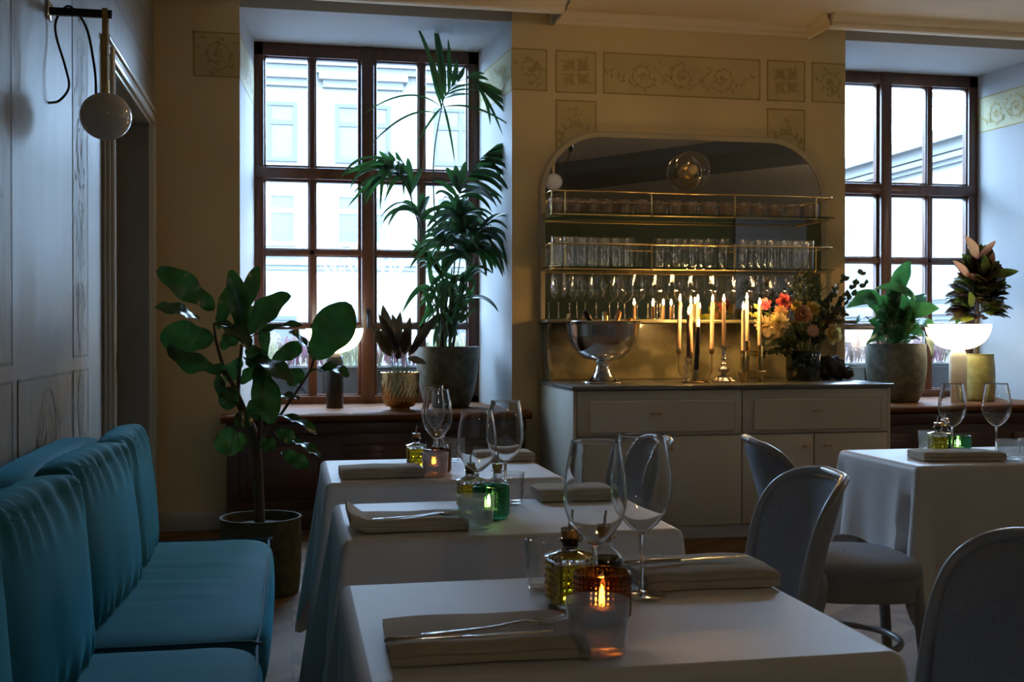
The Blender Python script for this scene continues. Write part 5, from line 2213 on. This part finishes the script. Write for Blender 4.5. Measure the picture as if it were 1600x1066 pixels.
def frond(rachis, lets, r0=.006, wpx=7, leafdir=(0, -1, .4)):
    """rachis: [(px, py, dy)]; lets: [(base px, base py, ctrl px, ctrl py, tip px, tip py, width px, dy tip)]"""
    mb = MB()
    path = smooth_path([P3(*p) for p in rachis], 6)
    n = len(path)
    mb.tube(path, [r0 - (r0 - .0016) * i / (n - 1) for i in range(n)], 6)
    for k, (bx, by, cx, cy_, tx, ty, w, dy) in enumerate(lets):
        b0 = min(path, key=lambda q: (q - P3(bx, by)).length_squared)
        ct, tp = P3(cx, cy_, dy * .5), P3(tx, ty, dy)
        pts = bez(b0, ct, tp, 12)
        rr = random.Random(k * 7 + int(tx))
        nrm = Vector((rr.uniform(-.4, .4), -1, rr.uniform(.1, .9)))
        wid = w / FPX * 7.1
        rows = []
        for i, q in enumerate(pts):
            u = i / 12
            ax = (pts[min(12, i + 1)] - pts[max(0, i - 1)]).normalized()
            sd = ax.cross(nrm).normalized()
            hw = wid / 2 * min(1, .25 + u * 3) * max(0, 1 - u ** 3.2) ** .8
            up = sd.cross(ax)
            rows.append([q - sd * hw + up * hw * .35, q, q + sd * hw + up * hw * .35])
        mb.grid(lambda i, j, rows=rows: rows[j][i], 2, 12)
    mb.obj('frond', 'palm_leaf', t, world=True, ang=80)


rr = random.Random(5)
# the topmost frond
frond([(696, 545, .0), (684, 400, .0), (677, 262, .0), (690, 168, -.02), (699, 145, -.03), (712, 130, -.05), (734, 122, -.08), (750, 136, -.12)],
      [(690, 160, 676, 90, 648, 34, 9, -.05), (692, 155, 684, 80, 677, 18, 8, .0), (696, 150, 692, 90, 681, 40, 9, .02), (690, 165, 676, 120, 668, 75, 8, 0),
       (702, 143, 703, 100, 700, 60, 9, .05), (708, 135, 712, 115, 714, 92, 10, .05), (716, 128, 722, 115, 726, 104, 9, .05),
       (690, 165, 640, 125, 564, 181, 5, -.25), (686, 178, 640, 160, 577, 229, 6, -.30), (688, 172, 672, 185, 651, 226, 4, -.2), (692, 165, 704, 200, 711, 258, 4, -.1),
       (748, 134, 790, 145, 815, 174, 9, -.25), (750, 136, 785, 155, 812, 183, 8, -.28), (748, 138, 780, 160, 801, 190, 7, -.25), (692, 166, 745, 155, 808, 205, 5, -.3),
       (746, 130, 764, 150, 766, 196, 7, -.1), (744, 130, 768, 160, 786, 213, 5, -.2), (740, 124, 750, 118, 764, 126, 8, -.1), (732, 122, 745, 112, 758, 116, 9, .02),
       (694, 158, 720, 143, 752, 150, 4, -.1), (697, 150, 720, 135, 748, 142, 4, -.1), (700, 146, 722, 128, 745, 134, 4, -.1)])
# arching to the left
lets = []
for k in range(20):
    u = k / 19
    lets.append((650 - 22 * u, 310 - 55 * u if k % 2 else 300 - 45 * u, 612 - 40 * u + 20 * rr.random(), 232 + 30 * rr.random(), 630 - 105 * u + 14 * rr.random(), 262 + 70 * rr.random() - 20 * (1 - u), 8.5, -.05 - .3 * rr.random()))
lets += [(636, 292, 628, 262, 618, 236, 12, .05), (632, 285, 616, 255, 606, 236, 12, .05), (640, 295, 640, 265, 637, 246, 13, .05), (628, 275, 605, 250, 592, 236, 12, 0), (646, 300, 652, 275, 660, 262, 10, .05),
         (618, 250, 560, 225, 531, 282, 6, -.3), (615, 246, 570, 235, 545, 300, 6, -.3), (610, 246, 596, 240, 594, 330, 8, -.25), (630, 270, 580, 262, 551, 305, 6, -.3)]
frond([(694, 545, 0), (682, 470, -.02), (662, 380, -.05), (645, 320, -.08), (634, 280, -.10), (618, 250, -.14), (600, 238, -.18)], lets)
# arching to the right
lets = []
for k in range(20):
    u = k / 19
    bx, by = 716 + 55 * u, 310 - 70 * u
    lets.append((bx, by, bx + 26 + 8 * rr.random(), by - 22 + 10 * rr.random(), min(808, bx + 42 + 26 * rr.random()), by + 8 + 55 * rr.random() * (1.1 - u), 8.5, -.05 - .35 * rr.random()))
lets += [(716, 305, 704, 270, 697, 262, 13, .05), (716, 305, 712, 270, 712, 258, 13, .05), (714, 310, 695, 282, 676, 284, 10, .0), (718, 300, 722, 268, 728, 252, 12, 0), (712, 315, 690, 290, 680, 305, 9, 0),
         (772, 236, 792, 218, 806, 238, 8, -.3), (770, 240, 790, 224, 801, 230, 8, -.25), (760, 244, 780, 262, 783, 285, 7, -.2), (765, 242, 770, 255, 764, 262, 7, -.1)]
frond([(704, 545, 0), (708, 450, -.03), (712, 370, -.05), (716, 310, -.08), (735, 270, -.10), (760, 240, -.14), (790, 228, -.2)], lets)
# middle left
lets = [(652, 334, 625, 300, 594, 340, 7, -.3), (650, 330, 622, 305, 605, 357, 7, -.3), (648, 326, 610, 318, 598, 350, 7, -.3), (655, 338, 630, 322, 612, 332, 12, -.2), (655, 336, 640, 310, 628, 318, 11, -.1),
        (655, 340, 665, 312, 672, 306, 12, .05), (655, 340, 658, 315, 660, 300, 12, .05), (656, 345, 676, 318, 690, 332, 10, .0), (656, 342, 672, 330, 684, 352, 9, 0)]
frond([(690, 545, 0), (680, 470, -.02), (668, 400, -.04), (655, 338, -.06), (648, 322, -.08)], lets)
# dense middle
for cx, cy_, n, sp in ((722, 362, 26, 1.), (716, 338, 20, .9), (698, 385, 20, .9), (735, 395, 22, 1.)):
    lets = []
    for k in range(n):
        a = -PI / 2 + (k / (n - 1) - .5) * 2 * 2.0
        L_ = 58 * sp * rr.uniform(.7, 1.15)
        lets.append((cx, cy_, cx + .6 * L_ * math.cos(a), cy_ + .6 * L_ * math.sin(a) - 16, cx + L_ * math.cos(a), cy_ + .75 * L_ * math.sin(a) + 26 * rr.random() + 8, 8.5, rr.uniform(-.35, .15)))
    frond([(698 + rr.uniform(-9, 9), 545, rr.uniform(-.05, .05)), ((698 + cx) / 2, (545 + cy_) / 2 + 10, 0), (cx, cy_ + 20, -.02), (cx + 2, cy_ - 8, -.04)], lets)
# middle right, drooping along the reveal
lets = [(742, 350, 775, 322, 803, 345, 7, -.3), (745, 352, 775, 330, 796, 362, 7, -.3), (746, 354, 780, 325, 808, 338, 6, -.35), (750, 365, 785, 345, 796, 386, 9, -.3), (750, 366, 780, 352, 793, 415, 9, -.3), (748, 372, 778, 372, 788, 430, 10, -.3),
        (752, 372, 782, 362, 795, 398, 9, -.25), (748, 380, 765, 395, 770, 428, 10, -.2), (748, 380, 758, 400, 760, 433, 9, -.2), (752, 378, 790, 385, 794, 425, 9, -.3), (752, 384, 775, 390, 786, 434, 9, -.3)]
frond([(708, 545, 0), (720, 470, -.04), (734, 400, -.08), (746, 362, -.12), (756, 352, -.16)], lets)
# low fronds
lets = [(690, 420, 668, 395, 641, 380, 9, -.1), (690, 422, 665, 400, 645, 370, 8, -.1), (690, 425, 668, 395, 650, 412, 9, -.2), (690, 425, 672, 402, 655, 420, 9, -.2), (690, 425, 700, 390, 722, 396, 12, -.1), (690, 420, 712, 388, 740, 402, 11, -.2),
        (690, 420, 700, 400, 700, 380, 11, 0), (690, 425, 682, 440, 672, 448, 9, -.1), (692, 425, 705, 432, 722, 440, 10, -.1), (692, 430, 700, 445, 704, 470, 9, -.1)]
frond([(694, 545, 0), (690, 500, -.03), (690, 450, -.06), (690, 420, -.08)], lets)
lets = [(728, 430, 745, 405, 770, 428, 9, -.2), (728, 432, 748, 415, 760, 432, 9, -.2), (728, 436, 740, 430, 742, 450, 9, -.1), (726, 440, 715, 420, 700, 448, 10, -.1), (728, 440, 735, 460, 740, 478, 8, -.1), (726, 440, 720, 460, 712, 480, 9, -.1)]
frond([(706, 545, 0), (714, 500, -.03), (724, 455, -.06), (728, 430, -.09)], lets)
# long single blades low down
frond([(692, 545, 0), (684, 490, -.05), (677, 452, -.08)], [(677, 454, 655, 430, 628, 490, 10, -.35), (678, 455, 668, 440, 664, 470, 6, -.2)])
frond([(706, 545, 0), (716, 490, -.05), (726, 464, -.08)], [(726, 466, 760, 455, 779, 488, 9, -.35), (726, 466, 722, 480, 725, 500, 7, -.1)])
# upright young stems and blades
mb = MB()
for k in range(15):
    x0, x1 = 680 + 30 * rr.random(), 662 + 76 * rr.random()
    mb.tube(smooth_path([P3(x0, 546, rr.uniform(-.07, .07)), P3((x0 * 2 + x1) / 3, 505, rr.uniform(-.05, .05)), P3(x1, 440 + 40 * rr.random(), rr.uniform(-.1, .1))], 5), .0042, 6)
for x0, w in ((695, .013), (690, .009), (703, .010)):
    mb.tube([P3(x0, 548, 0), P3(x0, 480, 0), P3(x0 + 3, 420, 0)], [w, w * .8, .004], 8)
mb.obj('stems', 'stem_green', t, world=True, ang=80)
mb = MB()
for k in range(46):
    x0 = 672 + 58 * rr.random()
    y0 = 430 + 80 * rr.random()
    L_ = 26 + 34 * rr.random()
    a = rr.uniform(-.9, .9) + (0 if k % 2 else PI) * .0
    b = P3(x0, y0, rr.uniform(-.12, .12))
    tp = P3(x0 + L_ * math.sin(a), y0 - L_ * math.cos(a) if k % 3 else y0 + L_ * .8, rr.uniform(-.2, .1))
    leaf(mb, b, tp, 7.5 / FPX * 7.1, (rr.uniform(-.5, .5), -1, .4), .10, .3, 0, 'blade', 7, k)
mb.obj('young_blades', 'palm_leaf', t, world=True, ang=80)

# ------------------------------------------------------------------ burgundy plant in a fluted gold pot
GX, GY = atY(625, 600, 6.96).x, 6.96
t = thing('calathea', 'dark burgundy-leaved plant in a fluted gold pot on the first sill', 'potted plant', (GX, GY, ZS))
flute = lambda a, k, z: 1 + .028 * math.cos(26 * (a + 3.2 * z + .35 * math.sin(26 * z)))
mb = MB()
prof = [(0, .0), (.060, 0), (.062, .012), (.055, .016), (.085, .024), (.102, .05), (.110, .09), (.115, .14), (.118, .20), (.1185, .232), (.117, .234), (.113, .23), (.110, .19), (0, .185)]
pp = []
for a, b in zip(prof[:-1], prof[1:]):
    pp += [(a[0] + (b[0] - a[0]) * u / 3, a[1] + (b[1] - a[1]) * u / 3) for u in range(3)] if a[1] > .02 and a[1] < .232 and b[1] >= a[1] else [a]
pp.append(prof[-1])
mb.lathe(pp, 156, wob=flute)
mb.obj('pot', 'gold_pot', t, ang=50)
mb = MB()
mb.lathe([(0, .212), (.06, .214), (.109, .208)], 24)
mb.obj('soil', 'soil', t)
CL = [((612, 552), (579, 503), 13), ((613, 548), (598, 476), 20), ((620, 550), (626, 486), 16), ((630, 553), (641, 495), 15), ((641, 553), (685, 489), 15), ((636, 560), (666, 568), 12), ((610, 556), (588, 515), 16),
      ((616, 554), (606, 500), 22), ((625, 556), (616, 505), 20), ((632, 556), (634, 510), 18), ((612, 558), (596, 530), 14), ((622, 562), (622, 545), 10), ((638, 556), (662, 520), 11), ((616, 545), (590, 490), 14), ((628, 545), (612, 490), 14)]
mb, ms = MB(), MB()
for k, (b, tp, w) in enumerate(CL):
    dy = rr.uniform(-.06, .06)
    B, P = atY(b[0], b[1], GY + dy), atY(tp[0], tp[1], GY + dy * 2 - .03)
    leaf(mb, B, P, w / FPX * 6.95, (rr.uniform(-.5, .5), -1, .3), .05, .35, .08, 'oval', 14, k)
    ms.tube(bez((GX + (B.x - GX) * .4, GY + dy * .5, ZS + .21), (B.x, GY + dy * .6, ZS + .24), B, 6), .0022, 5)
mb.obj('foliage', 'burgundy_leaf', t, world=True, ang=80)
ms.obj('stems', 'stem_green', t, world=True)

# ------------------------------------------------------------------ broad-leaved plant on the second sill
QY = 7.12
q = atY(1400, 580, QY)
t = thing('peace_lily', 'broad-leaved green plant in a dark grey-green pot on the second sill', 'potted plant', (q.x, QY, ZS))
ptop = atY(1400, 538, QY).z - ZS
pot(t, 'pot_mottled', .150, .197, ptop, .022)
PL = [((1391, 470), (1422, 407), 30, -.05), ((1391, 500), (1403, 425), 24, .0), ((1431, 468), (1364, 453), 15, -.15), ((1370, 470), (1322, 482), 26, -.2), ((1385, 480), (1330, 462), 22, -.1), ((1403, 455), (1427, 463), 15, -.1),
      ((1391, 522), (1357, 476), 32, -.05), ((1400, 522), (1428, 476), 38, -.05), ((1384, 522), (1356, 502), 26, -.1), ((1428, 492), (1468, 482), 24, -.15), ((1428, 503), (1470, 526), 26, -.2), ((1448, 526), (1457, 561), 15, -.22),
      ((1384, 532), (1354, 538), 15, -.22), ((1352, 494), (1335, 511), 9, -.2), ((1400, 530), (1428, 505), 26, -.12), ((1396, 520), (1384, 470), 30, .05), ((1410, 522), (1412, 470), 30, .05), ((1392, 530), (1372, 522), 20, -.15),
      ((1410, 534), (1438, 532), 16, -.18), ((1405, 540), (1425, 520), 22, .05), ((1380, 500), (1372, 465), 26, .08), ((1420, 500), (1446, 460), 26, .1), ((1396, 538), (1402, 505), 26, -.15)]
for k in range(22):
    a = rr.uniform(-.2, PI + .2)
    s = rr.uniform(.55, 1.0)
    PL.append(((1402 + 22 * math.cos(a) * s, 515 - 30 * math.sin(a) * s), (1404 + 52 * math.cos(a) * s, 512 - 78 * math.sin(a) * s + 14), rr.uniform(18, 30), rr.uniform(-.2, .14)))
mb, ms = MB(), MB()
for k, (b, tp, w, dy) in enumerate(PL):
    B, P = atY(b[0], b[1], QY + dy * .3), atY(tp[0], tp[1], QY + dy)
    leaf(mb, B, P, w / FPX * 7.4, (rr.uniform(-.5, .3), -1, rr.uniform(.1, 1.)), .13, .22, .06, 'heart', 12, k, archdir=(rr.uniform(-.2, .2), -.3, 1))
    ms.tube(bez((q.x + rr.uniform(-.07, .07), QY + rr.uniform(-.05, .05), ZS + ptop - .03), (B.x * .6 + q.x * .4, QY, (B.z + ZS + ptop) / 2 + .05), B, 7), .0035, 6)
mb.obj('foliage', 'lily_leaf', t, world=True, ang=80)
ms.obj('stems', 'stem_green', t, world=True)

# ------------------------------------------------------------------ croton on the second sill
KY = 7.10
q = atY(1526, 580, KY)
t = thing('croton', 'croton with maroon, olive and pink leaves in an olive pot on the second sill', 'potted plant', (q.x, KY, ZS))
ktop = atY(1522, 554, KY).z - ZS
pot(t, 'pot_olive', .110, .112, ktop, .012)
mb = MB()
mb.tube([(q.x, KY, ZS + ktop - .04), (q.x - .01, KY, ZS + ktop + .10), (q.x + .01, KY, ZS + ktop + .45)], [.020, .016, .008], 8)
mb.obj('stem', 'bark', t, world=True)
KM = {'croton_dark': MB(), 'croton_olive': MB(), 'croton_pink': MB()}
for k in range(300):
    a = rr.uniform(0, 2 * PI)
    u = rr.random()
    el = -.25 + 1.6 * u
    c = atY(1529, 492 - 66 * u, KY)
    d = Vector((math.cos(a) * math.cos(el), math.sin(a) * math.cos(el) * .8, math.sin(el))).normalized()
    L_ = rr.uniform(.13, .20) * (1 - .15 * u)
    B = c + d * .055
    L_ = min(L_, max(.05, (5.085 - B.x) / max(.05, d.x))) if d.x > 0 else L_
    if B.x > 5.03:
        continue
    m = 'croton_dark' if rr.random() < .55 else 'croton_olive'
    leaf(KM[m], B, B + d * L_, L_ * .58, Vector((d.x * .2, -.6, 1 - el * .4)), .08, .25, .03, 'oval', 8, k)
for b, tp, w in (((1528, 405), (1507, 368), 18), ((1530, 402), (1556, 376), 11), ((1545, 420), (1552, 394), 12), ((1515, 434), (1488, 407), 13), ((1530, 440), (1510, 428), 12)):
    leaf(KM['croton_pink'], atY(*b, KY - .08), atY(*tp, KY - .10), w / FPX * 7.3, (-.2, -1, .3), .06, .25, .02, 'oval', 10, int(w))
for b, tp, w in (((1538, 430), (1537, 396), 15), ((1518, 480), (1514, 455), 14), ((1538, 475), (1568, 482), 14), ((1545, 432), (1592, 424), 16), ((1560, 450), (1570, 435), 12), ((1530, 460), (1565, 442), 12)):
    leaf(KM['croton_olive'], atY(*b, KY - .10), atY(*tp, KY - .16), w / FPX * 7.3, (-.2, -1, .3), .06, .25, .02, 'oval', 10, int(w))
for nm, lb in (('croton_dark', None), ('croton_olive', 'olive and yellow leaves'), ('croton_pink', 'young pink leaves')):
    o = KM[nm].obj('foliage', nm, t, world=True, ang=80)
    if lb:
        o['label'] = lb

# ================================================================== OUTSIDE
mb = MB()
mb.box(-40, 40, 8.0, 60, -.6, -.5)
struct('ground', mb, 'asphalt', smooth=False)


def planter(x0, x1, label, seed):
    rr = random.Random(seed)
    t = thing('window_planter', label, 'planter', ((x0 + x1) / 2, 7.92, .66), 0, 'heather planters outside the windows')
    mb = MB()
    mb.rbox(x0, x1, 7.80, 8.04, .66, .925, .01)
    mb.rbox(x0 - .01, x1 + .01, 7.785, 8.055, .895, .925, .008)
    mb.obj('box', 'planter_dark', t, world=True, ang=30)
    for m, nn in (('heather', 420), ('heather_pale', 420)):
        mb = MB()
        for k in range(nn):
            x = rr.uniform(x0 + .02, x1 - .02)
            if (math.sin(x * 9 + seed) > .1) != (m == 'heather'):
                continue
            y = rr.uniform(7.82, 8.02)
            h = rr.uniform(.12, .26)
            dx, dy = rr.uniform(-.06, .06), rr.uniform(-.04, .04)
            tp = Vector((x + dx, y + dy, .92 + h))
            leaf(mb, (x, y, .91), tp, .010, (rr.uniform(-1, 1), -1, 0), .05, .1, 0, 'lance', 4, k)
            for j in range(6):
                u = .4 + .1 * j
                c = Vector((x, y, .91)).lerp(tp, u)
                leaf(mb, c, c + Vector((rr.uniform(-.025, .025), rr.uniform(-.02, .02), .022)), .008, (0, -1, .3), 0, .1, 0, 'oval', 3, j)
        o = mb.obj('heather', m, t, world=True)
        o['kind'] = 'stuff'
    mb = MB()
    mb.box(x0 + .1, x1 - .1, 7.82, 8.0, -.60, .66)
    mb.obj('support', 'planter_dark', t, world=True)


planter(-.30, 1.32, 'dark window box of heather outside the first window', 1)
planter(3.50, 5.15, 'dark window box of heather outside the second window', 2)


def building(label, org, ux, wins, w0, w1, h, cornices, seed):
    """facade along ux from org; wins: (centre u, z0, z1, width, white?)"""
    t = thing('building', label, 'building', org)
    ux = Vector(ux).normalized()
    nrm = Vector((ux.y, -ux.x, 0))
    F = lambda u, d, z: ux * u + nrm * d + Vector((0, 0, z))
    M_ = Matrix(((ux.x, nrm.x, 0, 0), (ux.y, nrm.y, 0, 0), (0, 0, 1, 0), (0, 0, 0, 1)))
    mb = MB()
    mb.box(w0, w1, -6, 0, 0, h, M_)
    mb.obj('wall', 'facade', t, smooth=False)
    for z, d, th in cornices:
        mb = MB()
        mb.box(w0, w1, 0, d, z, z + th, M_)
        mb.box(w0, w1, 0, d * .55, z - th * .8, z, M_)
        mb.obj('cornice', 'facade_band', t, smooth=False)
    for u, z0, z1, w, white, hood in wins:
        fm = 'facade_frame_white' if white else 'facade_frame'
        mb = MB()
        b = .07
        mb.box(u - w / 2 - b, u + w / 2 + b, .0, .05, z0 - b, z0, M_)
        mb.box(u - w / 2 - b, u + w / 2 + b, .0, .05, z1, z1 + b, M_)
        for s in (-1, 1):
            mb.box(u + s * (w / 2 + b / 2) - b / 2, u + s * (w / 2 + b / 2) + b / 2, .0, .05, z0, z1, M_)
        mb.box(u - .04, u + .04, .0, .04, z0, z1, M_)
        zt = z0 + (z1 - z0) * .68
        mb.box(u - w / 2, u + w / 2, .0, .045, zt - .04, zt + .04, M_)
        f = mb.obj('window_frame', fm, t, smooth=False)
        mb = MB()
        mb.box(u - w / 2, u + w / 2, .004, .012, z0, z1, M_)
        mb.obj('pane', 'facade_window', f, smooth=False)
        mb = MB()
        mb.box(u - w / 2 - .22, u + w / 2 + .22, .0, .16, z0 - .22, z0 - .12, M_)
        if hood:
            mb.box(u - w / 2 - .35, u + w / 2 + .35, .0, .28, z1 + .45, z1 + .58, M_)
            mb.box(u - w / 2 - .28, u + w / 2 + .28, .0, .16, z1 + .33, z1 + .45, M_)
        mb.obj('sill_and_hood', 'facade_band', t, smooth=False)
    return t


wl = []
for u in (-6.2, -4.6, -3.0, -.38, 1.25, 3.0):
    wl += [(u, 4.72, 5.62, .84, False, True), (u, 3.25, 4.05, .84, True, False), (u, .95, 1.88, .80, False, False)]
building('white townhouse across the street, behind the palm', (0, 20, -.5), (1, 0, 0), wl, -9, 5.2, 6.95, [(2.84, .10, .10), (6.32, .22, .14), (6.7, .4, .25)], 1)
wl = []
for k in range(7):
    u = -14.0 + 2.1 * k + .2
    wl += [(u, 2.55, 4.55, 1.05, True, False), (u, .6, 1.6, 1.0, True, False)]
building('white building with long cornices receding beyond the second window', (12, 29, -.5), (0, -1, 0), [(-u - 8.0 + 0, a, b, w, c, d) for (u, a, b, w, c, d) in wl], -8, 16, 5.35, [(2.0, .14, .12), (2.28, .08, .06), (5.15, .42, .22), (4.85, .2, .1)], 2)

t = thing('bare_tree', 'leafless street tree seen through the first window', 'tree', (1.02, 14, -.5))
mb = MB()
rr = random.Random(3)


def grow(p, d, r, L_, depth):
    q = p + d * L_
    mb.tube([p, p.lerp(q, .5) + Vector((rr.uniform(-.04, .04), 0, 0)), q], [r, r * .85, r * .68], 6)
    if depth == 0:
        return
    for k in range(3 if depth > 2 else 2):
        e = (d + Vector((rr.uniform(-.75, .75), rr.uniform(-.4, .4), rr.uniform(-.05, .5)))).normalized()
        grow(p.lerp(q, rr.uniform(.55, 1)), e, r * .58, L_ * rr.uniform(.62, .8), depth - 1)


grow(Vector((0, 0, 0)), Vector((0, 0, 1)), .05, 1.3, 5)
mb.obj('branches', 'twig', t)

t = thing('car', 'dark parked car across the street, behind the palm pot', 'car', (1.9, 12.6, -.5))
mb = MB()
sec = [(-2.0, .45, .62), (-1.9, .30, .78), (-1.2, .25, .95), (-.8, .25, 1.42), (.2, .25, 1.50), (1.2, .25, 1.42), (1.75, .28, .98), (2.0, .35, .85), (2.05, .45, .62)]
rows = []
for x, z0, z1 in sec:
    rows.append([(x, -.85, z0), (x, -.88, min(z1, .85)), (x, -.68 if z1 > 1.1 else -.80, z1), (x, .68 if z1 > 1.1 else .80, z1), (x, .88, min(z1, .85)), (x, .85, z0)])
mb.grid(lambda i, j: rows[j][i], 5, len(sec) - 1)
mb.obj('body', 'car_paint', t, ang=30)
for a, b in ((-.95, -.1), (.0, .65), (.75, 1.35)):
    mb = MB()
    mb.raw([(a + .0, -.875, .92), (b, -.875, .92), (b - .05, -.735, 1.36), (a + .12, -.735, 1.36)], [(0, 1, 2, 3)])
    mb.raw([(a + .0, -.865, .92), (b, -.865, .92), (b - .05, -.725, 1.36), (a + .12, -.725, 1.36)], [(0, 1, 2, 3)])
    mb.obj('side_window', 'car_glass', t, smooth=False)
for x in (-1.25, 1.3):
    for y in (-.80, .80):
        mb = MB()
        mb.lathe([(0, -.1), (.2, -.1), (.31, -.09), (.32, 0), (.31, .09), (.2, .1), (0, .1)], 24, T(x, y, .32) @ RX(PI / 2))
        mb.obj('wheel', 'tyre', t)
